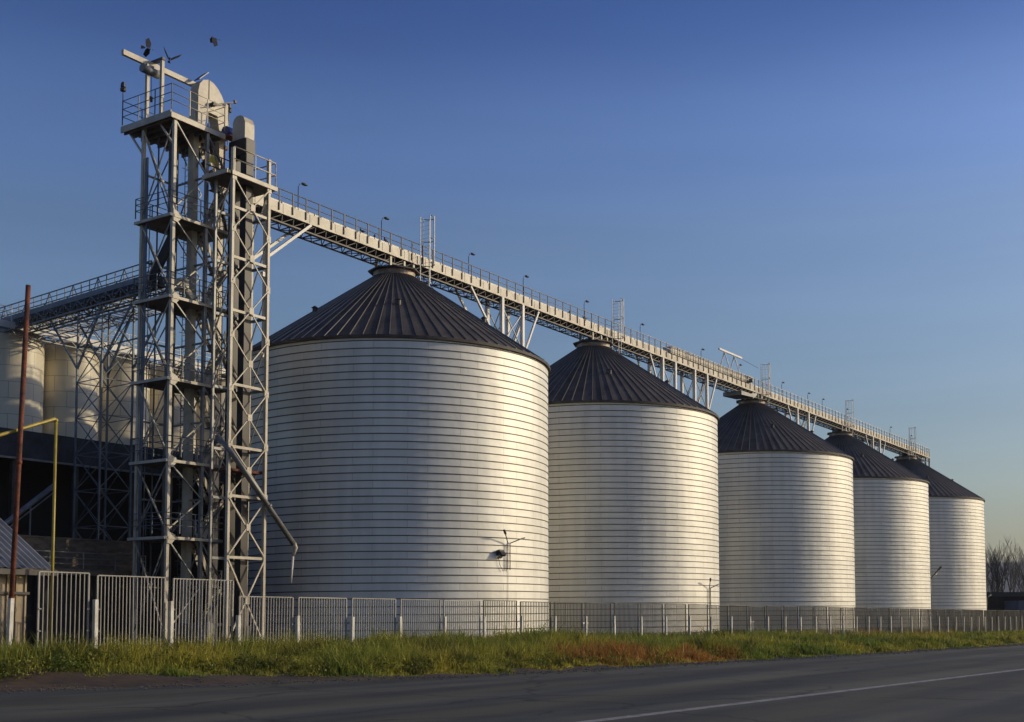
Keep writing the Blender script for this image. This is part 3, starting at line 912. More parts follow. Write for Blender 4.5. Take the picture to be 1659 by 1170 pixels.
# bucket elevator of the main tower
th = Thing('bucket_elevator', 'cream bucket elevator with rounded head casing on top of the lattice tower', 'elevator', (-17.8, .4, 0), 'bucket elevators in the towers')
for t in (-18.75, -16.75):
    th.part('trunk', MB().box(t - .2, t + .2, .14, .58, 0.3, 31.3), 'cream')
prof = [(-18.8, 30.15), (-18.8, 32.45), (-18.7, 32.9), (-18.45, 33.2), (-18.05, 33.36), (-17.65, 33.3), (-17.25, 33.05), (-16.95, 32.72), (-16.78, 32.42), (-16.45, 32.36),
        (-16.45, 30.15), (-17.05, 30.15), (-17.3, 31.4), (-18.1, 31.4), (-18.32, 30.15)]
hd = th.part('head_casing', MB().prism(prof, 'o', 0.0, .75), 'cream')
mb = MB().box(-18.02, -17.96, -.02, .77, 32.2, 33.375)
th.part('casing_seam', mb, 'darksteel', hd)
th.part('drive_shaft', MB().tube([(-17.8, -.3, 31.9), (-17.8, 1.1, 31.9)], .13, 10).tube([(-17.8, .95, 31.9), (-17.8, 1.05, 31.9)], .16, 12), 'darksteel')
th.part('drive_arm', MB().bar((-18.1, 1.25, 31.7), (-16.3, 1.2, 32.5), .06).box(-16.4, -16.25, 1.12, 1.28, 32.42, 32.58), 'charcoal')
th.part('hatch_lid', MB().bar((-18.6, .35, 33.25), (-17.9, .35, 33.9), .5, .05), 'greysteel')
th.part('boot', MB().box(-19.2, -16.3, -.05, .8, 0, 1.2), 'greysteel')

# hoist beam over the head platform
th = Thing('hoist_beam', 'cream hoist beam on two posts sticking out over the tower head', 'hoist', (-21.0, 0, ZD))
th.part('beam', MB().bar((-23.6, -.15, 33.15), (-18.3, -.15, 33.15), .2, .3), 'cream')
for o in (-.75, .55):
    th.part('post', MB().box(-21.45, -21.27, o - .09, o + .1, ZD - .02, 33.42), 'cream')
th.part('crossbar', MB().box(-21.47, -21.25, -.9, .7, 33.32, 33.48), 'darksteel')
tr = th.part('trolley', MB().tube([(-22.4, .05, 32.65), (-21.2, .05, 32.65)], .24, 12).box(-22.1, -21.3, -.25, .15, 32.7, 32.98), 'greysteel')
th.part('hook_cable', MB().tube([(-21.7, .05, 32.6), (-21.7, .05, 31.2)], .02, 4).box(-21.78, -21.62, 0, .1, 30.9, 31.2), 'darksteel', tr)

# lights on the tower head
def head_light(origin, label, h):
    t, o, z = origin
    th = Thing('beacon_lamp', label, 'lamp', origin, 'dark lamps on the tower head')
    th.part('pole', MB().tube([(t, o, z), (t, o, z + h)], .03, 6), 'greysteel')
    mb = MB().lathe(t, o, [(.02, z + h - .05), (.16, z + h), (.19, z + h + .12), (.12, z + h + .2), (.16, z + h + .24), (.13, z + h + .48), (.04, z + h + .56)], 10)
    th.part('lamp_head', mb, 'lamp')
head_light((TL - .4, -2.7, ZD + 1.4), 'dark beacon lamp at the left corner of the tower head', .75)
head_light((-15.9, .2, ZD + 1.4), 'dark beacon lamp at the right corner of the tower head', .75)
# blue drive
th = Thing('drive_motor', 'blue drive motor between the tower head and the dark elevator', 'motor', (-16.4, 1.0, 30.1))
th.part('motor_body', MB().tube([(-17.1, 1.2, 30.45), (-16.0, 1.2, 30.45)], .32, 12).tube([(-16.0, 1.3, 30.45), (-15.85, 1.3, 30.45)], .2, 12), 'blue')
th.part('gearbox', MB().box(-15.85, -15.3, 1.0, 1.5, 30.1, 30.7).tube([(-15.6, .8, 30.4), (-15.6, 1.6, 30.4)], .16, 10), 'charcoal')
th.part('base_frame', MB().box(-17.1, -15.2, .9, 1.62, 29.98 + .14, 30.16), 'rust')

# ------------------------------------------------------------------ second, smaller tower with the dark elevator
SHIFT[:] = [-1.38, 1.5, 0.975]
SL, SRr, SOF, SOB = -16.7, -13.87, 1.5, .1
th = Thing('gantry_tower', 'slim cream lattice tower with crossed front bracing where the gantry starts', 'tower', (-15.3, .8, 0))
for t in (SL, SRr):
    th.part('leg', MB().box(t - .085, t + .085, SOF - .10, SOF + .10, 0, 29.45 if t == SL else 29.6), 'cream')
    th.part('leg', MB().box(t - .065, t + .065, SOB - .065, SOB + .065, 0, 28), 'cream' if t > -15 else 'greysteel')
zl = [27.7, 24.6, 21.45, 18.25, 15.05, 11.8, 8.75]
for i in range(len(zl) - 1):
    a, b = zl[i], zl[i + 1]
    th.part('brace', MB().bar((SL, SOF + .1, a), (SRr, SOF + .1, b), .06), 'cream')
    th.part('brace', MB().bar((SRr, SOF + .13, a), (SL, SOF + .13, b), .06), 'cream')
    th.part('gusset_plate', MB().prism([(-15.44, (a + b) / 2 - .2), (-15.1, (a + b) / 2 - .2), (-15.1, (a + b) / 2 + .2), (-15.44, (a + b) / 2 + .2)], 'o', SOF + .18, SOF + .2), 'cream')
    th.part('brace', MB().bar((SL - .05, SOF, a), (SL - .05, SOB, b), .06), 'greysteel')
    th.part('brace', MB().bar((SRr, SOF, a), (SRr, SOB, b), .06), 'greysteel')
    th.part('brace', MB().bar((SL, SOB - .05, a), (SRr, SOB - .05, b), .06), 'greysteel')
for a, b in ((8.55, 5.25), (4.95, .2)):
    th.part('brace', MB().bar((SL, SOF + .1, a), (SRr - .1, SOF + .1, b), .09), 'cream')
    th.part('brace', MB().bar((SRr - .1, SOF + .13, a), (SL, SOF + .13, b), .09), 'cream')
    th.part('gusset_plate', MB().box(-15.42, -15.12, SOF + .18, SOF + .2, (a + b) / 2 - .2, (a + b) / 2 + .2), 'cream')
for i, z in enumerate(zl):
    for t in (SL, SRr):
        th.part('gusset_plate', MB().box(t - .13, t + .2 if t == SL else t + .13, SOF + .105, SOF + .125, z - .2, z + .2) if t == SL else MB().box(t - .2, t + .13, SOF + .105, SOF + .125, z - .2, z + .2), 'cream')
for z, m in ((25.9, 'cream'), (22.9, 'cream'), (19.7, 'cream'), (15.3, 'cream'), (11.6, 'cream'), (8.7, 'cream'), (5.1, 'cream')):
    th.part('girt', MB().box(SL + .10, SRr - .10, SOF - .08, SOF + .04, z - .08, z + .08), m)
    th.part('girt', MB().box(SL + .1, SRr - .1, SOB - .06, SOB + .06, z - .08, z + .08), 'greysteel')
    th.part('girt', MB().box(SRr - .06, SRr + .06, SOB + .11, SOF - .14, z - .08, z + .08), 'greysteel')
d = th.part('platform', MB().box(SL - .5, -13.35, -.5, SOF + .12, 27.78, 27.95), 'deck')
th.part('edge_beam', MB().box(SL - .2, -13.3, SOF + .125, SOF + .19, 27.75, 28.0).box(SL - .56, SL - .505, -.5, SOF + .12, 27.75, 28.0), 'cream', d)
th.part('railing', railing(MB(), [(SL, SOF + .1), (-13.4, SOF + .1), (-13.4, -.4)], 28.0, 1.5, (.75, 1.5), 1.4, .04), 'cream', d)
th.part('railing', railing(MB(), [(-13.4, -.4), (SL - .4, -.4)], 28.0, 1.5, (.75, 1.5), 1.4, .035), 'darksteel', d)
th.part('platform', MB().box(SL, -13.9, .2, SOF - .15, 10.2, 10.35), 'rust')
SHIFT[:] = [0, 0, 1.0]
th = Thing('gantry_column', 'white column pair with two slanting brackets carrying the start of the gantry', 'column', (-13.5, 0, 15))
th.part('gantry_bracket', MB().bar((-13.45, .75, 23.6), (-9.3, .75, 26.9), .17), 'white')
th.part('gantry_bracket', MB().bar((-13.45, -.75, 23.6), (-9.3, -.75, 26.9), .17), 'white')
th.part('support_column', MB().box(-13.68, -13.38, .95, 1.25, 17.2, 26.95).box(-13.9, -13.38, .98, 1.22, 17.4, 17.7).box(-13.9, -13.38, .98, 1.22, 22.4, 22.7), 'white')
th.part('support_column', MB().box(-13.2, -12.95, -.9, -.62, 15, 26.95).bar((-13.07, -.76, 15.1), (-13.87, .1, 14.0), .16), 'cream')
SHIFT[:] = [-1.25, 1.4, 0.966]
# dark elevator
th = Thing('bucket_elevator', 'dark charcoal bucket elevator with pale rounded head inside the slim tower', 'elevator', (-15.0, .4, 0), 'bucket elevators in the towers')
for o in (.82, -.18):
    th.part('trunk', MB().box(-15.3, -14.75, o - .25, o + .25, .3, 30.9), 'charcoal')
    
prof = [(-.1, 31.0), (-.1, 32.1), (0.0, 32.35), (0.2, 32.5), (.55, 32.5), (.8, 32.35), (.95, 32.0), (.95, 31.0)]
th.part('head_casing', MB().prism(prof, 't', -15.35, -14.6), 'cream')
th.part('head_frame', MB().box(-15.34, -14.62, -.42, 1.06, 30.0, 30.995), 'charcoal')
th.part('boot', MB().box(-15.5, -14.5, -.6, 1.2, 0, 1.1), 'charcoal')
SHIFT[:] = [0.87, -1.0, 1.0165]
# brown service frame between the two towers
th = Thing('service_frame', 'rust brown service frame between the tower head and the slim tower', 'frame', (-16.4, .9, 27.9))
for t in (-16.55, -15.5):
    for o in (.55, 1.2):
        th.part('post', MB().box(t - .05, t + .05, o - .05, o + .05, 27.95, 29.88), 'rust')
th.part('brace', MB().bar((-16.55, 1.2, 29.8), (-15.5, 1.2, 28.0), .06).bar((-15.5, 1.25, 29.8), (-16.55, 1.25, 28.0), .06).bar((-16.55, 1.2, 28.9), (-15.5, 1.2, 28.9), .06), 'rust')
SHIFT[:] = [0, 0, 1.0]
# down spout
th = Thing('down_spout', 'grey loading spout slanting down from the slim tower across the nearest silo', 'spout', (-15, 3.3, 8))
sp = th.part('pipe', MB().tube([(-18.2, 2.2, 11.9), (-18.1, 3.28, 10.9), (-13.2, 3.4, 5.95)], .16, 14), 'greysteel')
th.part('flange', MB().tube([(-15.3, 3.35, 8.12), (-15.2, 3.35, 8.02)], .21, 14), 'greysteel', sp)
th.part('nozzle', MB().tube([(-13.2, 3.4, 6.0), (-13.02, 3.41, 5.72), (-13.25, 3.41, 5.2)], .16, 12, .09), 'cream')
th.part('sleeve', MB().tube([(-13.25, 3.41, 5.2), (-13.38, 3.41, 3.6)], .08, 8, .045), 'white')

SHIFT[:] = [0, 0, 1.0]
# ------------------------------------------------------------------ left conveyor on its lattice tower, old bins, dark shed
# direction of the left conveyor in (t, o)
def to_to(x, y):
    dx, dy = x - C1[0], y - C1[1]
    return dx * AX[0] + dy * AX[1], dx * NX[0] + dy * NX[1]
LP = to_to(-22.1, 72.0)
_q = to_to(-22.1 - .774, 72.0 + .633)
LD = (_q[0] - LP[0], _q[1] - LP[1])            # unit, away to the left
LN = (-LD[1], LD[0])
if LN[1] * 1 < 0 and False: LN = (-LN[0], -LN[1])
# LN should point to the far side (away from the camera)
_c = to_to(0, 0)
if (LN[0] * (_c[0] - LP[0]) + LN[1] * (_c[1] - LP[1])) > 0: LN = (-LN[0], -LN[1])
def lc(s, w, z): return (LP[0] + LD[0] * s + LN[0] * w, LP[1] + LD[1] * s + LN[1] * w, z)
th = Thing('conveyor_bridge', 'blue-grey conveyor bridge with truss railing reaching left from the lattice tower', 'conveyor', (LP[0], LP[1], 21.4))
S0, S1 = -.8, 24.0
for w in (0.0, 1.3):
    mb = MB().bar(lc(S0, w, 21.86), lc(S1, w, 21.86), .07, .34).bar(lc(S0, w, 21.05), lc(S1, w, 21.05), .09)
    s = S0; k = 0
    while s < S1 - .9:
        mb.bar(lc(s, w, 21.05), lc(s + .8, w, 21.7), .05) if k % 2 else mb.bar(lc(s, w, 21.7), lc(s + .8, w, 21.05), .05)
        mb.bar(lc(s, w, 21.05), lc(s, w, 21.7), .05)
        s += .8; k += 1
    th.part('side_truss', mb, 'bluesteel')
    mb = MB().bar(lc(S0, w, 22.78), lc(S1, w, 22.78), .06)
    mb.bar(lc(S0, w, 22.45), lc(S1, w, 22.45), .04)
    s = S0; k = 0
    while s < S1 - .6:
        mb.bar(lc(s, w, 22.06), lc(s, w, 22.78), .05)
        if k % 3 == 0:
            mb.bar(lc(s, w, 22.78), lc(s + .45, w, 22.06), .04).bar(lc(s, w, 22.78), lc(s - .45, w, 22.06), .04)
        s += .95; k += 1
    th.part('railing', mb, 'bluesteel')
th.part('floor', MB().bar(lc(S0, .65, 21.5), lc(S1, .65, 21.5), 1.2, .08), 'darksteel')
th.part('belt_casing', MB().bar(lc(S0, .65, 21.8), lc(S1, .65, 21.8), .6, .4), 'bluesteel')
mb = MB()
s = S0
while s < S1:
    mb.bar(lc(s, -.05, 21.40), lc(s, 4.6, 21.40), .10, .06)
    s += .62
for w in (1.5, 2.5, 3.5, 4.5):
    mb.bar(lc(S0, w, 21.34), lc(S1, w, 21.34), .07, .06)
s = S0
while s < S1 - 2:
    mb.bar(lc(s, 0, 21.28), lc(s + 2, 4.5, 21.28), .05).bar(lc(s + 2, 0, 21.28), lc(s, 4.5, 21.28), .05)
    s += 2
th.part('underside_slats', mb, 'greysteel')
# lattice support of the bridge
th = Thing('bridge_trestle', 'dark lattice trestle with V struts under the conveyor bridge, before the old bins', 'trestle', (lc(5.6, 1, 0)))
ts = (lc(4.4, .1, 0), lc(7.2, .1, 0), lc(4.4, 2.3, 0), lc(7.2, 2.3, 0))
for p in ts:
    th.part('leg', MB().bar((p[0], p[1], 0), (p[0], p[1], 21.2), .11), 'bluesteel')
z = 21.0
while z > 2.2:
    zz = z - 2.3
    for a, b in ((0, 1), (2, 3), (0, 2), (1, 3)):
        P, Q = ts[a], ts[b]
        th.part('brace', MB().bar((P[0], P[1], z), (Q[0], Q[1], zz), .045).bar((Q[0], Q[1], z), (P[0], P[1], zz), .045).bar((P[0], P[1], zz), (Q[0], Q[1], zz), .05), 'bluesteel')
    z = zz
for w in (.1, 2.3):
    for s0, s1 in ((7.2, 10.9), (4.4, .6)):
        th.part('strut', MB().bar(lc(s0, w, 17.3), lc(s1, w, 21.3), .1), 'bluesteel')
    th.part('strut', MB().bar(lc(7.2, w, 17.3), lc(4.4, w, 21.2), .12), 'bluesteel')
th.part('strut_tie', MB().bar(lc(10, .1, 20.3), lc(.8, .1, 20.3), .1).bar(lc(9.0, 2.3, 19.2), lc(2.6, 2.3, 19.2), .08), 'bluesteel')

# old cream bins behind
def old_bin_mesh(r, z0, z1):
    n = 64
    V = []; F = []; UV = []
    for k in range(n + 1):
        a = 2 * math.pi * k / n
        for z in (z0, z1):
            V.append((r * math.cos(a), r * math.sin(a), z)); UV.append((a * r, z + .3))
    for k in range(n): F.append((2 * k, 2 * k + 2, 2 * k + 3, 2 * k + 1))
    me = bpy.data.meshes.new('wall'); me.from_pydata(V, [], F)
    me.polygons.foreach_set('use_smooth', [True] * n)
    ul = me.uv_layers.new(name='sheet')
    ul.data.foreach_set('uv', np.array(UV)[np.array(F).ravel()].ravel())
    me.materials.append(M['oldbin'])
    return me
OBZ0, OBZ1, OBR = 13.3, 21.1, 2.15
th = Thing('old_bin', 'x', 'bin', (0, 0, 0), 'old cream panel bins on the dark shed')
w = bpy.data.objects.new('wall', old_bin_mesh(OBR, OBZ0, OBZ1)); COL.objects.link(w); w.parent = th.e
th.part('roof', MB().lathe(0, 0, [(OBR + .06, OBZ1 - .06), (OBR + .06, OBZ1 + .03), (.5, OBZ1 + .7), (.02, OBZ1 + .72)], 48), 'oldbin' if False else 'cream')
th.part('roof_rail', railing(MB(), [(-1.9, .9), (1.9, .9)], OBZ1 + .1, 1.1, (.55, 1.1), .8), 'white')
th.part('hatch', MB().box(-.4, .4, .4, .9, OBZ1 + .3, OBZ1 + .95), 'cream')
ob0 = th.e
old_labels = ['leftmost old cream panel bin, cut by the picture edge', 'old cream panel bin behind the lattice bridge trestle',
              'old cream panel bin just left of the elevator tower legs', 'old cream panel bin seen through the elevator tower', 'rearmost old cream bin, half hidden by the towers']
for i, (t, lb) in enumerate(zip((-16.1, -11.5, -6.9, -2.3, 2.3), old_labels)):
    if i == 0:
        ob0.location = W(t, -21.2, 0); ob0['label'] = lb
    else:
        clone(ob0, (t, -21.2, 0), lb)
th = Thing('bin_walkway', 'white railed walkway running along the tops of the old bins', 'walkway', (-10, -18.6, 21.2))
th.part('deck', MB().box(-24, 6, -19.2, -18.4, 21.2, 21.32).box(-24, 6, -18.42, -18.36, 21.0, 21.45), 'white')
th.part('railing', railing(MB(), [(-24, -18.4), (6, -18.4)], 21.32, 1.1, (.4, .75, 1.1), 1.2, .03), 'white')
mb = MB()
x = -24
while x < 5:
    mb.bar((x, -18.4, 20.6), (x + .8, -18.4, 21.2), .05).bar((x + .8, -18.4, 21.2), (x + 1.6, -18.4, 20.6), .05); x += 1.6
mb.bar((-24, -18.4, 20.6), (6, -18.4, 20.6), .06)
th.part('truss', mb, 'greysteel')

# dark shed below the bins
th = Thing('loading_shed', 'open-fronted loading shed with its shade painted black, under the old bins', 'shed', (-14, -18, 0))
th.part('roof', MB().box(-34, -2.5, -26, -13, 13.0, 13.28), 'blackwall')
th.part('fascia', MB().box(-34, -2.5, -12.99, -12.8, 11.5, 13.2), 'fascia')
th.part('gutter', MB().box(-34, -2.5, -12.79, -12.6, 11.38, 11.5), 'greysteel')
th.part('back_wall', MB().box(-34, -2.5, -26, -25.7, 0, 13.0), 'blackwall')  # interior shade put into the wall colour
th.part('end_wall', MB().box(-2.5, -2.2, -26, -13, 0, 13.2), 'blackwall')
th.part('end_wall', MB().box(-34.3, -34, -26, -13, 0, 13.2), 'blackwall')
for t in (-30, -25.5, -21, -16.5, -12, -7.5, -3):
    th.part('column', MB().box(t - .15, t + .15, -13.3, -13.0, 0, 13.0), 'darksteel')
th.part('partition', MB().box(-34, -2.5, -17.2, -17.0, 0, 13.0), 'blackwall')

# inclined tube in front of the shed
th = Thing('inclined_conveyor', 'thin grey inclined conveyor tube rising in front of the dark shed', 'conveyor', (-24, -8, 0))
th.part('tube', MB().tube([(-29.5, -8, 3.2), (-21.65, -8, 9.4)], .16, 8), 'greysteel')
th.part('truss', MB().bar((-29.5, -8, 2.8), (-21.65, -8, 9.0), .06).bar((-25.8, -8, 5.8), (-25.8, -8, 6.2), .05), 'greysteel')
th.part('leg', MB().bar((-23.2, -8, 0), (-23.2, -8, 8.0), .07), 'greysteel')
th.part('leg', MB().bar((-27.5, -8, 0), (-27.5, -8, 4.6), .07), 'greysteel')

# raised dock with parapet
th = Thing('loading_dock', 'raised dock with worn stone parapet and thin rails behind the tall fence', 'dock', (-27, -6, 0))
th.part('slab', MB().box(-42, -17.8, -9, -4, 3.95, 4.28), 'brick')
th.part('parapet', MB().box(-42, -17.8, -5.9, -5.55, 4.285, 6.05).box(-42, -17.8, -5.95, -5.5, 6.055, 6.15), 'brick')
th.part('railing', railing(MB(), [(-42, -4.1), (-18, -4.1)], 4.28, .95, (.3, .62, .95), 2.2, .03), 'greysteel')
th.part('undercroft_wall', MB().box(-42, -17.8, -9, -8.8, 0, 3.94), 'blackwall')  # black colour stands in for the shade under the slab
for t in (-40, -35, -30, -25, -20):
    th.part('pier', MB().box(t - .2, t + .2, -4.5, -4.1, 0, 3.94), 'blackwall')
th.part('skirt_wall', MB().box(-42, -17.8, -4.75, -4.6, 0, 3.94), 'blackwall')  # same black, undercroft shade put into its colour

# ------------------------------------------------------------------ hut, poles
th = Thing('board_hut', 'tan board hut with corrugated roof at the left end of the fence', 'hut', (-49, 24, 0))
zg = 0.35
mb = MB().box(-53, -45.95, 18.2, 25.6, zg - .3, 2.8)
t = -53.0
while t < -45.9:
    mb.box(t - .025, t + .025, 25.59, 25.64, zg, 2.79); t += .27
th.part('wall', mb, 'hut')
th.part('wall_rail', MB().box(-53, -45.9, 25.64, 25.70, 2.2, 2.27), 'darksteel')
# gable roof, corrugations straight up the slope
def slope(name, t0, t1, oe, ze, orr, zr_, parent=None):
    mb = MB(); n = 2 * int((t1 - t0) / .2); prev = None
    for k in range(n + 1):
        t = t0 + (t1 - t0) * k / n; dz = .045 if k % 2 else 0
        a, b = (t, oe, ze + dz), (t, orr, zr_ + dz)
        if prev: mb.quadmesh([prev[0], a, b, prev[1]], [(0, 1, 2, 3)])
        prev = (a, b)
    return th.part(name, mb, 'corr', parent)
rf = slope('roof', -54.5, -45.35, 26.05, 2.88, 21.9, 5.3)
slope('back_slope', -54.5, -45.35, 17.75, 2.88, 21.88, 5.3, rf)
th.part('gable', MB().prism([(25.6, 2.8), (21.9, 4.95), (18.2, 2.8)], 't', -46.05, -45.96), 'hut')
th.part('eave_board', MB().box(-54.5, -45.3, 26.0, 26.06, 2.72, 2.87), 'darksteel')

vm = MB()
for k in range(75):
    t = -52.5 + 6.6 * rng.random() ** .7; z = zg + rng.random() * .3
    pts = []; top_ = zg + .6 + rng.random() ** 1.4 * 1.7
    dt = rng.normal(0, .25)
    while z < top_:
        pts.append((min(t, -45.98), 25.68 + rng.uniform(-.02, .04), z)); z += .12; t += dt * .12 + rng.normal(0, .03)
    if len(pts) > 2: vm.tube(pts, .010, 4, .004, caps=False)
    for p in pts[2::3]:
        a = rng.uniform(-1, 1)
        vm.tube([p, (p[0] + .12 * a, p[1] + .03, p[2] + .08), (p[0] + .2 * a, p[1] + .02, p[2] + .03)], .006, 3, .003, caps=False)
tag(put('dry_vine', vm, 'bark', (-49, 25.7, zg)), 'tangle of dry dark vine climbing the tan board hut wall', 'plant')
th = Thing('iron_pole', 'tall leaning rusty iron pole in front of the board hut', 'pole', (-46.95, 26.6, .3))
th.part('shaft', MB().tube([(-47.10, 26.6, -.2), (-46.80, 26.6, 10.4)], .068, 10), 'rust')
th.part('collar', MB().tube([(-47.035, 26.6, 2.0), (-47.03, 26.6, 2.12)], .085, 10).tube([(-46.935, 26.6, 5.6), (-46.93, 26.6, 5.7)], .085, 10), 'rust')
th = Thing('gas_pipe', 'yellow gas pipe standing behind the tall fence with a bent arm to the left', 'pipe', (-45.77, 26.5, .3))
th.part('riser', MB().tube([(-45.77, 26.5, 0), (-45.78, 26.5, 6.9)], .042, 10), 'yellow')
th.part('arm', MB().tube([(-45.78, 26.5, 6.9), (-45.82, 26.5, 6.95), (-47.4, 26.4, 6.32), (-52, 26.2, 4.6)], .048, 8), 'yellow')
th.part('elbow', MB().ellipsoid((-45.78, 26.5, 6.92), (.06, .06, .06), 10, 6), 'yellow')

# ------------------------------------------------------------------ fence
def fence(i0, i1, tall, label):
    th = Thing('bar_fence', label, 'fence', (-45.58 + 2.5 * i0, 28, 0), 'grey bar fences along the verge')
    for i in range(i0, i1 + 1):
        t = -45.58 + 2.5 * i
        zg_ = float(verge_z(t, 28.1))
        top = 1.62 if i > 1 else 2.05
        dx = rng.normal(0, .015)
        if not (tall and i == i1):
            th.part('post', MB().bar((t, 28.12, zg_ - .3), (t + dx, 28.12 + rng.normal(0, .02), top + rng.normal(0, .015)), .115 if i < 7 else .09, .10 if i < 7 else .09), 'fencepost')
        if i == i1: break
        # welded panel between two posts
        ta, tb = (t + .14 if i > -1 else -47.2), t + 2.5 - .14
        zt = (2.72 - .02 * (i - 0) if tall else 2.22) + rng.normal(0, .012)
        zb = zg_ + .08
        tilt = rng.normal(0, .015)
        mb = MB()
        mb.box(ta, tb, 27.985, 28.015, zt - .03, zt)
        mb.box(ta, tb, 27.985, 28.015, zb, zb + .03)
        nb = 19 if i > -1 else 11
        for k in range(nb + 1):
            x = ta + (tb - ta) * k / nb
            w = .011 if 0 < k < nb else .022
            bend = rng.normal(0, .012) if rng.random() < .2 else 0
            mb.bar((x, 28.0, zb), (x + bend, 28.0 + tilt, zt - .015), w * 2, w * 2)
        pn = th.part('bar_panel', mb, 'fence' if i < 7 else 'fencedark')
        for x in (ta, tb):
            for z in ((zb + top) / 2 - .05, top - .25):
                if x == ta: c = MB().box(x - .02, x + .06, 28.016, 28.05, z - .015, z + .015)
                else: c = MB().box(x - .06, x + .02, 28.016, 28.05, z - .015, z + .015)
                if i < 12: th.part('clip', c, 'greysteel', pn)
fence(-1, 2, True, 'short run of taller grey bar fence at the left, in front of the hut')
fence(2, 52, False, 'long low grey bar fence with short white posts running past all the silos')

# small white marker posts in the yard behind the fence
def marker(t, o, lb, two):
    th = Thing('marker_post', lb, 'post', (t, o, 0), 'small white T posts behind the fence')
    th.part('stem', MB().tube([(t, o, -.1), (t, o, 1.3)], .035, 6), 'white')
    th.part('plate', MB().box(t - .28, t + .28, o - .02, o + .02, 1.22, 1.32), 'white')
    if two: th.part('plate', MB().box(t - .25, t + .25, o - .02, o + .02, .35, .44), 'white')
marker(-10.4, 22, 'white T post behind the fence before the second silo', False)
marker(11.5, 22, 'white T post with one plate before the middle silo\'s left side', False)
marker(24.0, 22, 'white T post with two plates before the middle silo\'s right side', True)

# ------------------------------------------------------------------ floodlight brackets on the silos and the bracket box
def yard_light(t0, ang, zb, zt, label, s=1.0, heads=True):
    # ang: direction of the outward normal in the (t, o) plane
    ca, sa = math.cos(ang), math.sin(ang)
    tx, ty = -sa, ca
    B = lambda u, d, z: (t0 + (SR + d) * ca + u * tx, (SR + d) * sa + u * ty, z)
    o = B(0, .1, zb)
    th = Thing('yard_light', label, 'lamp', o, 'forked yard lights fixed to the silo walls')
    th.part('pole', MB().tube([B(-.1, .14, zb), B(-.1, .14, zt)], .035 * s, 6).tube([B(.1, .14, zb), B(.1, .14, zt)], .035 * s, 6), 'darksteel')
    th.part('conduit', MB().tube([B(-.02, .04, .2), B(-.02, .04, zb)], .012, 5), 'greysteel')
    for sg in (-1, 1):
        a = th.part('arm', MB().tube([B(sg * .1, .14, zt), B(sg * .75 * s, .5 * s, zt + (.62 if sg > 0 else .3) * s)], .035 * s, 6), 'darksteel')
        p = B(sg * .98 * s, .62 * s, zt + (.78 if sg > 0 else .38) * s)
        q = B(sg * .68 * s, .47 * s, zt + (.56 if sg > 0 else .28) * s)
        th.part('lamp_head', MB().bar(q, p, .13 * s, .08 * s), 'lamp' if sg > 0 else 'glass', a)
# outward angle in (t,o): point (t,o) on the wall
yard_light(0, math.atan2(10.85, -1.51), 4.6, 6.3, 'forked yard light beside the vent box on the nearest silo')
yard_light(SILO_T[1], math.atan2(10.95, .26), 2.3, 4.0, 'small forked yard light low on the second silo')
yard_light(SILO_T[3], math.atan2(10.0, 4.4), 2.2, 6.6, 'larger forked yard light at the right edge of the second to last silo', 1.9)
yard_light(SILO_T[4], math.atan2(10.4, 3.4), 2.0, 4.4, 'forked yard light low on the farthest silo', 1.3)
a = math.atan2(10.71, -2.28); ca, sa = math.cos(a), math.sin(a); tx, ty = -sa, ca
B = lambda u, d, z: ((SR + d) * ca + u * tx, (SR + d) * sa + u * ty, z)
th = Thing('vent_box', 'small dark hooded vent box on the nearest silo beside the forked light', 'vent', B(0, .2, 5.6))
th.part('hood', MB().bar(B(0, -.02, 5.65), B(0, .34, 5.70), .42, .32).bar(B(0, .28, 5.70), B(0, .44, 5.48), .38, .16), 'charcoal')
th.part('flap', MB().bar(B(.05, .06, 5.32), B(.05, .28, 5.42), .34, .05), 'greysteel')
th.part('wire', MB().tube([B(.1, .08, 5.4), B(.0, .1, 4.9), B(-.3, .09, 4.5)], .02, 4), 'darksteel')

# ------------------------------------------------------------------ birds
def pigeon_fly(origin, yaw, roll, flap, label):
    th_ = MB()
    t, o, z = origin
    rot = Matrix.Rotation(yaw, 3, 'Z') @ Matrix.Rotation(roll, 3, 'X')
    def P(x, y, zz):
        p = rot @ Vector((x, y, zz)); return (t + p.x, o + p.y, z + p.z)
    k = .5
    th_.ellipsoid((t, o, z), (.19 * k, .075 * k, .075 * k), 10, 7, 0, rot @ Matrix.Rotation(math.pi / 2, 3, 'Y') @ Matrix.Diagonal((.075 / .19, 1, .19 / .075)))
    th_.ellipsoid(P(.19 * k, 0, .03), (.05, .045, .045), 8, 6, 0)
    th_.quadmesh([P(.235, 0, .03), P(.21, .018, .02), P(.21, -.018, .02), P(.29, 0, .015)], [(0, 1, 3), (0, 3, 2), (1, 2, 3)], 0)
    th_.quadmesh([P(-.15, .03, 0), P(-.15, -.03, 0), P(-.36, -.09, -.01), P(-.38, 0, -.01), P(-.36, .09, -.01), P(-.15, 0, .02)], [(0, 5, 3, 4), (5, 1, 2, 3)], 0)
    for s in (1, -1):
        f = flap
        pts = [P(.1, s * .05, .03), P(.14, s * .24, .03 + f * .2), P(.02, s * .48, .03 + f * .5), P(-.16, s * .36, .02 + f * .36), P(-.14, s * .2, .02 + f * .17), P(-.12, s * .05, .02)]
        pts2 = [(a, b, c + .012) for a, b, c in pts]
        th_.quadmesh(pts + pts2, [(0, 1, 4, 5), (1, 2, 3, 4), (6, 11, 10, 7), (7, 10, 9, 8), (0, 6, 7, 1), (1, 7, 8, 2), (2, 8, 9, 3), (3, 9, 10, 4), (4, 10, 11, 5)], 0)
    ob = put('flying_pigeon', th_, ['bird', 'birdpale'], origin)
    tag(ob, label, 'bird', 'pigeons flying above the tower')
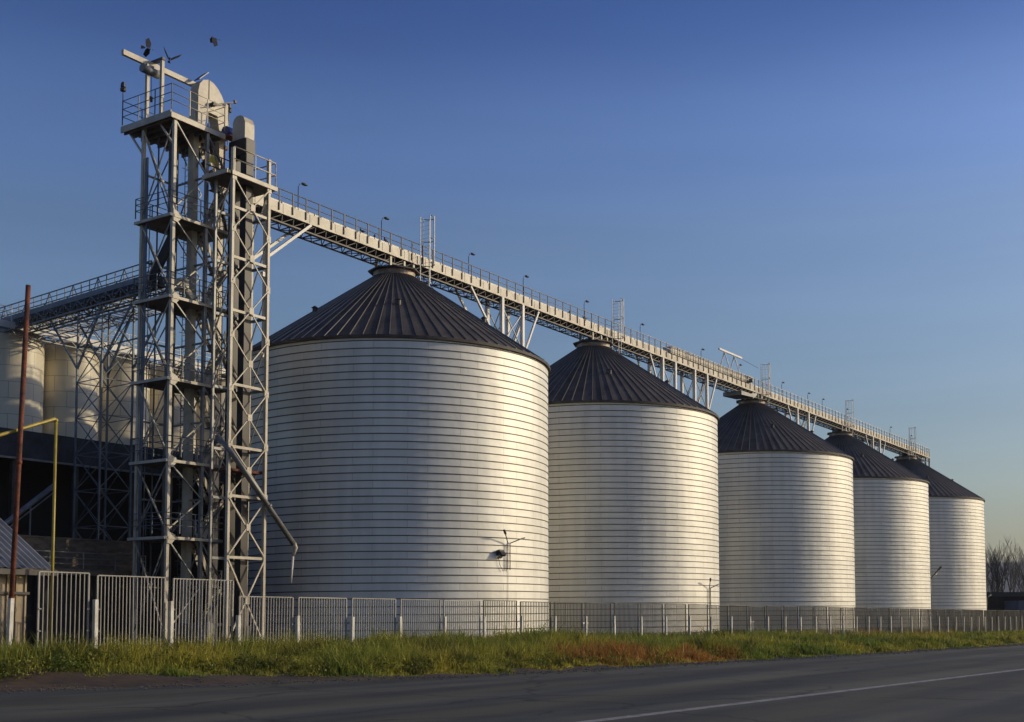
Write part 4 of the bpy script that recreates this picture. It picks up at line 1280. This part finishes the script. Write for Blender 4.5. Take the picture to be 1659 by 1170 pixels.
pigeon_fly((-26.8, 6.2, 30.3), .4, 1.0, .5, 'leftmost flying pigeon, wings on edge, above the hoist beam')
pigeon_fly((-26.2, 7.1, 29.72), 2.2, .3, 1.0, 'flying pigeon with raised wings just above the hoist post')
pigeon_fly((-24.9, 8.9, 30.85), 3.6, .6, -.7, 'highest flying pigeon, alone above the tower head')
def pigeon_sit(origin, yaw, label, first=[None]):
    if first[0] is None:
        mb = MB()
        mb.ellipsoid((0, 0, .15), (.17, .085, .09), 10, 7, 0, Matrix.Rotation(-.35, 3, 'Y') if False else None)
        mb.ellipsoid((.13, 0, .24), (.06, .05, .08), 8, 6, 0)
        mb.ellipsoid((.15, 0, .31), (.055, .045, .045), 8, 6, 0)
        mb.quadmesh([(.2, .015, .31), (.2, -.015, .31), (.25, 0, .295), (.2, 0, .325)], [(0, 2, 3), (1, 3, 2), (0, 1, 2)], 0)
        mb.quadmesh([(-.12, .05, .17), (-.12, -.05, .17), (-.34, -.045, .1), (-.34, .045, .1), (-.12, 0, .2), (-.34, 0, .115)], [(0, 4, 5, 3), (4, 1, 2, 5), (0, 3, 2, 1)], 0)
        for s in (1, -1):
            mb.tube([(.01, s * .035, .09), (.01, s * .035, 0)], .01, 4)
        first[0] = put('perched_pigeon', mb, ['bird'], (0, 0, 0))
        ob = first[0]
    else:
        ob = first[0].copy(); COL.objects.link(ob)
    ob.location = W(*origin); ob.rotation_euler = (0, 0, TH + yaw)
    tag(ob, label, 'bird', 'pigeons perched on the gantry')
ZP = ZT + .115
pigeon_sit((-3.6, .15, ZP), 2.5, 'first perched pigeon on the gantry trough before the nearest silo cap')
pigeon_sit((-2.3, .12, ZP), .6, 'middle perched pigeon of three on the trough before the nearest silo cap')
pigeon_sit((-1.2, .18, ZP), 3.3, 'third perched pigeon on the trough, closest to the nearest silo cap')
pigeon_sit((23.6, .1, ZP), .3, 'perched pigeon on the trough before the second silo cap')
pigeon_sit((26.2, .1, ZP), 2.0, 'perched pigeon on the trough right above the second silo cap')

# ------------------------------------------------------------------ far building and trees
def at_world(x, y, z):
    t, o = to_to(x, y); return (t, o, z)
th = Thing('low_building', 'low dark flat-roofed building beyond the farthest silo', 'building', at_world(112, 240, 0))
def wbox(mb, x0, x1, y0, y1, z0, z1):
    P = [at_world(x, y, z) for z in (z0, z1) for x, y in ((x0, y0), (x1, y0), (x1, y1), (x0, y1))]
    return mb.quadmesh(P, [(0, 1, 2, 3), (7, 6, 5, 4), (0, 4, 5, 1), (1, 5, 6, 2), (2, 6, 7, 3), (3, 7, 4, 0)])
th.part('wall', wbox(MB(), 88, 150, 241, 256, 0, 5.6), 'blackwall')
th.part('roof', wbox(MB(), 87, 151, 240, 257, 5.605, 6.45), 'charcoal')
th.part('lean_to', wbox(MB(), 97, 130, 234, 240.9, 0, 4.7), mat('lean_to_sheet', (0.09, 0.095, 0.11), .7, .1, .2, .5))

def make_tree(seed, h):
    rd = random.Random(seed)
    mb_t = MB(); mb_c = MB()
    def branch(p, d, L, r, depth):
        n = 4 if depth < 2 else 3
        pts = [p]; dd = d.copy()
        for i in range(n):
            dd = (dd + Vector((rd.gauss(0, .08), rd.gauss(0, .08), .10 if depth else .02))).normalized()
            pts.append(pts[-1] + dd * L / n)
        (mb_t if depth == 0 else mb_c).tube(pts, r, 6 if depth < 2 else 3, r * .5 if depth < 4 else r * .3, caps=False)
        if depth >= 5: return
        k = (9, 6, 4, 4, 3)[depth]
        for j in range(k):
            f = .35 + .65 * (j + rd.random()) / k if depth else .22 + .78 * (j + rd.random() * .6) / k
            idx = min(int(f * n), n - 1); ff = f * n - idx
            q = pts[idx].lerp(pts[idx + 1], min(ff, 1))
            a = rd.random() * 2 * math.pi
            side = Vector((math.cos(a), math.sin(a), 0))
            nd = (dd * .95 + side * (.7 if depth == 0 else .55) + Vector((0, 0, .35))).normalized()
            branch(q, nd, L * rd.uniform(.5, .72) * (1 - .25 * f), r * .45, depth + 1)
    branch(Vector((0, 0, -.1)), Vector((0, 0, 1)), h * .62, h * .013, 0)
    return mb_t, mb_c
protos = []
for sd in (3, 11, 23):
    t_, c_ = make_tree(sd, 17.5)
    e = bpy.data.objects.new('bare_tree', None); COL.objects.link(e)
    a = put('trunk', t_, 'bark', (0, 0, 0), e); b = put('crown', c_, 'bark', (0, 0, 0), e)
    e['category'] = 'tree'; e['group'] = 'bare trees beyond the farthest silo'
    protos.append(e)
tree_spots = [(106.6, 272, 1.0, 0, 0.2, 'bare tree touching the right edge of the farthest silo'), (112.4, 280, 1.03, 1, 1.1, 'second bare tree right of the farthest silo'),
              (111.6, 270, .94, 2, 2.0, 'dense bare tree just left of the picture edge'), (116.2, 276, 1.05, 0, 3.3, 'tall bare tree cut by the right picture edge'),
              (109.0, 288, .97, 2, 5.6, 'thin bare tree standing behind the first two of its row'), (114.6, 289, 1.0, 1, 1.9, 'bare tree at the back, between the second tree and the dense tree'),
              (121, 276, .95, 1, 4.0, 'bare tree just outside the right edge of the row'), (103.5, 281, .95, 2, 5.0, 'bare tree mostly hidden behind the farthest silo')]
used = set()
for x, y, s, k, rz, lb in tree_spots:
    e = protos[k] if k not in used else copy_tree(protos[k])
    used.add(k)
    e.location = (x, y, 0); e.rotation_euler = (0, 0, rz); e.scale = (s, s, s); e['label'] = lb

# ------------------------------------------------------------------ grass and weeds on the verge
def grass():
    T = []; O = []; H = []; Wd = []
    def zone(t0, t1, dens, wid, hmul):
        o0, o1 = 25.2, float(road_edge((t0 + t1) / 2)) + 2
        n = int((t1 - t0) * (o1 - o0) * dens)
        t = rng.uniform(t0, t1, n); o = rng.uniform(o0, o1, n)
        gap = np.interp(t, [-60, -49, -46, -43.5, -40, -30, 10], [2.2, 2.6, 2.4, 1.5, 1.0, .7, .35])
        lim = road_edge(t) - gap + (vnoise(t * .7, o * .0, 21) - .5) * 1.4 + (vnoise(t * 3, o * 3, 22) - .5) * .6
        keep = o < lim
        keep &= ~((o < 27.2) & (rng.random(n) < .55))
        t, o, lim = t[keep], o[keep], lim[keep]
        edge = np.clip((lim - o) / 1.6, 0.12, 1)
        patch = vnoise(t * .45, o * .45, 31)
        p2 = vnoise(t * 1.5, o * 1.5, 32)
        p3 = vnoise(t * 2.6, o * 2.6, 33)
        h = (.10 + .38 * patch + .18 * p2 + .30 * p3 * p3) * edge * hmul * rng.uniform(.55, 1.25, len(t))
        tall = rng.random(len(t)) < .025
        h = np.where(tall, h * 1.5, h)
        T.append(t); O.append(o); H.append(h); Wd.append(np.full(len(t), wid) * rng.uniform(.7, 1.4, len(t)))
    def clumps(n, t0, t1):
        for _ in range(n):
            tc = rng.uniform(t0, t1); oc = rng.uniform(28.2, float(road_edge(tc)) - 2.2); m = int(rng.integers(20, 70))
            if tc < -41: oc = min(oc, 29.4)
            t = tc + rng.normal(0, .28, m); o = oc + rng.normal(0, .28, m)
            T.append(t); O.append(o); H.append(rng.uniform(.45, .95, m)); Wd.append(np.full(m, .009 if tc < -22 else .014))
    clumps(60, -52, -30); clumps(60, -30, 10)
    zone(-56, -36, 520, .014, .86); zone(-36, -22, 420, .018, 1.05); zone(-22, 0, 230, .026, .9); zone(0, 30, 120, .04, .7); zone(30, 90, 45, .06, .55)
    t = np.concatenate(T); o = np.concatenate(O); h = np.concatenate(H); w = np.concatenate(Wd)
    n = len(t)
    z = verge_z(t, o)
    a = rng.uniform(0, 2 * np.pi, n); lean = rng.uniform(.1, .7, n) * h
    la = rng.uniform(0, 2 * np.pi, n)
    dx, dy = np.cos(a) * w, np.sin(a) * w
    lx, ly = np.cos(la) * lean, np.sin(la) * lean
    base = np.stack([t, -o, z - .03], -1)
    V = np.empty((n, 5, 3))
    V[:, 0] = base - np.stack([dx, dy, 0 * dx], -1); V[:, 1] = base + np.stack([dx, dy, 0 * dx], -1)
    mid = base + np.stack([lx * .35, ly * .35, h * .6], -1)
    V[:, 2] = mid + np.stack([dx, dy, 0 * dx], -1) * .8; V[:, 3] = mid - np.stack([dx, dy, 0 * dx], -1) * .8
    V[:, 4] = base + np.stack([lx, ly, h], -1)
    b = np.arange(n)[:, None] * 5
    tri = np.concatenate([b + [0, 1, 2], b + [0, 2, 3], b + [3, 2, 4]], 1).reshape(-1, 3)
    me = bpy.data.meshes.new('verge_grass')
    me.vertices.add(n * 5); me.vertices.foreach_set('co', V.ravel())
    nf = len(tri)
    me.loops.add(nf * 3); me.loops.foreach_set('vertex_index', tri.ravel().astype(np.int32))
    me.polygons.add(nf); me.polygons.foreach_set('loop_start', (np.arange(nf) * 3).astype(np.int32))
    # colour of the plants: green, olive seed heads, dry orange patches
    green = np.array([.105, .138, .026]); olive = np.array([.25, .215, .04]); dark = np.array([.045, .065, .016]); dry = np.array([.40, .20, .05]); yel = np.array([.30, .24, .05])
    k1 = vnoise(t * .5, o * .5, 41)[:, None]; k2 = vnoise(t * 1.3, o * 1.3, 42)[:, None]; rr = rng.random((n, 1))
    k1 = np.clip(k1 * 1.4 - .3, 0, 1)
    c = (green * (1 - k1) + olive * k1) * np.array([1.7, 1.7, 1.3])
    c = np.where(k2 > .62, c * .35 + dark * .65, c)
    c = np.where(rr > .93, yel, c)
    dry_k = np.zeros(n)
    for tc, oc, rt, ro in ((-29.5, 34.2, 2.8, 1.6), (-25.5, 36.0, 2.8, 0.8), (9.5, 30.5, 6.0, 1.4), (22, 31, 5, 1.2)):
        d = ((t - tc) / rt) ** 2 + ((o - oc) / ro) ** 2
        dry_k = np.maximum(dry_k, np.clip(1.5 - d * 1.1, 0, 1))
    isd = rng.random(n) < dry_k * .95
    c = np.where(isd[:, None], dry * rng.uniform(.6, 1.25, (n, 1)), c)
    c = c * rng.uniform(.75, 1.25, (n, 1))
    colr = np.concatenate([np.repeat(c, 5, 0), np.ones((n * 5, 1))], 1)
    at = me.color_attributes.new('tone', 'FLOAT_COLOR', 'POINT')
    at.data.foreach_set('color', colr.ravel())
    me.update(calc_edges=True)
    m = bpy.data.materials.new('grass_blades'); m.use_nodes = True
    nn = m.node_tree; p = nn.nodes['Principled BSDF']
    ca_ = nn.nodes.new('ShaderNodeVertexColor'); ca_.layer_name = 'tone'
    nn.links.new(ca_.outputs[0], p.inputs['Base Color'])
    p.inputs['Roughness'].default_value = .6
    p.inputs['Specular IOR Level'].default_value = .25
    tl = nn.nodes.new('ShaderNodeBsdfTranslucent'); nn.links.new(ca_.outputs[0], tl.inputs['Color'])
    ms = nn.nodes.new('ShaderNodeMixShader'); ms.inputs[0].default_value = .35
    nn.links.new(p.outputs[0], ms.inputs[1]); nn.links.new(tl.outputs[0], ms.inputs[2])
    nn.links.new(ms.outputs[0], nn.nodes['Material Output'].inputs['Surface'])
    me.materials.append(m)
    ob = bpy.data.objects.new('verge_grass', me); COL.objects.link(ob)
    ob.location = W(0, 0, 0); ob.rotation_euler = (0, 0, TH)
    tag(ob, 'rough green and olive grass with dry orange patches between fence and road', 'grass', kind='stuff')
    return m
grass_m = grass()

def gravel():
    V = []; F = []
    n = 2600
    tt = rng.uniform(-54, 20, n); oo = road_edge(tt) + rng.normal(-.1, .45, n)
    for t, o in zip(tt, oo):
        r = rng.uniform(.012, .04); b = len(V)
        z = float(verge_z(t, o)) + r * .4 + .01
        V += [(t + r, -o, z), (t, -o + r * .8, z), (t - r * .9, -o, z), (t, -o - r, z), (t, -o, z + r * .8), (t, -o, z - r)]
        F += [(b + i, b + (i + 1) % 4, b + 4) for i in range(4)] + [(b + (i + 1) % 4, b + i, b + 5) for i in range(4)]
    me = bpy.data.meshes.new('roadside_gravel'); me.from_pydata(V, [], F)
    me.materials.append(mat('grey_stone', (.13, .115, .095), .9, 0, .35, 3.0))
    ob = bpy.data.objects.new('roadside_gravel', me); COL.objects.link(ob)
    ob.location = W(0, 0, 0); ob.rotation_euler = (0, 0, TH)
    tag(ob, 'loose gravel scattered along the edge of the asphalt', 'gravel', kind='stuff')
gravel()

def weeds():
    """broad-leaved weeds in clumps along the fence foot"""
    V = []; Cc = []
    vr = np.random.default_rng(5)
    V = []; Cc = []
    for t0, t1, cnt in ((-52, -36, 520), (-36, -20, 620), (-20, 5, 560), (5, 75, 420)):
        for _ in range(cnt):
            t = vr.uniform(t0, t1); e = float(road_edge(t))
            o = vr.normal(28.9, .6) if vr.random() < .35 else vr.uniform(28, e - 1.6)
            if o > e - 1.3 or (t < -43 and o > 31.5): continue
            if vnoise(np.array([t * .35]), np.array([o * .55]), 51)[0] < .36: continue
            z0 = float(verge_z(t, o)); hh = vr.uniform(.22, .58) * (1 if t < 5 else .75); rad = vr.uniform(.2, .5)
            k = 60
            a = vr.uniform(0, 6.283, k); r = rad * np.sqrt(vr.random(k)); zz = z0 + hh * vr.random(k) ** .6 * (1 - .5 * (r / rad) ** 2)
            c = np.stack([t + r * np.cos(a), -(o + r * np.sin(a)), zz], -1)
            sz = vr.uniform(.022, .05, (k, 1)) * (1 if t < -20 else 1.5)
            d = vr.normal(0, 1, (k, 3)) * [1, 1, .7]; d /= np.linalg.norm(d, axis=1, keepdims=True)
            q = np.cross(d, vr.normal(0, 1, (k, 3))); q /= np.linalg.norm(q, axis=1, keepdims=True)
            V.append(np.stack([c - d * sz, c + q * sz * .55, c + d * sz, c - q * sz * .55], 1).reshape(-1, 3))
            tone = (np.array([.115, .155, .026]) if vr.random() < .5 else np.array([.23, .22, .038])) * vr.uniform(.55, 1.2)
            tt = tone * vr.uniform(.7, 1.35, (k, 1))
            Cc.append(np.repeat(np.concatenate([tt, np.ones((k, 1))], 1), 4, 0))
    V = np.concatenate(V).tolist(); Cc = np.concatenate(Cc)
    n = len(V) // 4
    me = bpy.data.meshes.new('verge_weeds')
    me.from_pydata(V, [], [(4 * i, 4 * i + 1, 4 * i + 2, 4 * i + 3) for i in range(n)])
    at = me.color_attributes.new('tone', 'FLOAT_COLOR', 'POINT'); at.data.foreach_set('color', np.array(Cc).ravel())
    me.materials.append(grass_m)
    ob = bpy.data.objects.new('verge_weeds', me); COL.objects.link(ob)
    ob.location = W(0, 0, 0); ob.rotation_euler = (0, 0, TH)
    tag(ob, 'dark broad-leaved weeds growing in clumps along the fence foot', 'weeds', kind='stuff')
weeds()

# ------------------------------------------------------------------ air
hz_m = bpy.data.materials.new('evening_air'); hz_m.use_nodes = True
hn = hz_m.node_tree; hn.nodes.remove(hn.nodes['Principled BSDF'])
pv = hn.nodes.new('ShaderNodeVolumePrincipled')
pv.inputs['Color'].default_value = (.86, .9, 1.0, 1)
pv.inputs['Density'].default_value = 0.0001
hn.links.new(pv.outputs[0], hn.nodes['Material Output'].inputs['Volume'])
hv = [(x, y, z) for z in (-3, 160) for x, y in ((-9000, -9000), (9000, -9000), (9000, 9000), (-9000, 9000))]
hme = bpy.data.meshes.new('haze'); hme.from_pydata(hv, [], [(0, 3, 2, 1), (4, 5, 6, 7), (0, 1, 5, 4), (1, 2, 6, 5), (2, 3, 7, 6), (3, 0, 4, 7)])
hme.materials.append(hz_m)
hob = bpy.data.objects.new('haze', hme); COL.objects.link(hob); hob['kind'] = 'stuff'
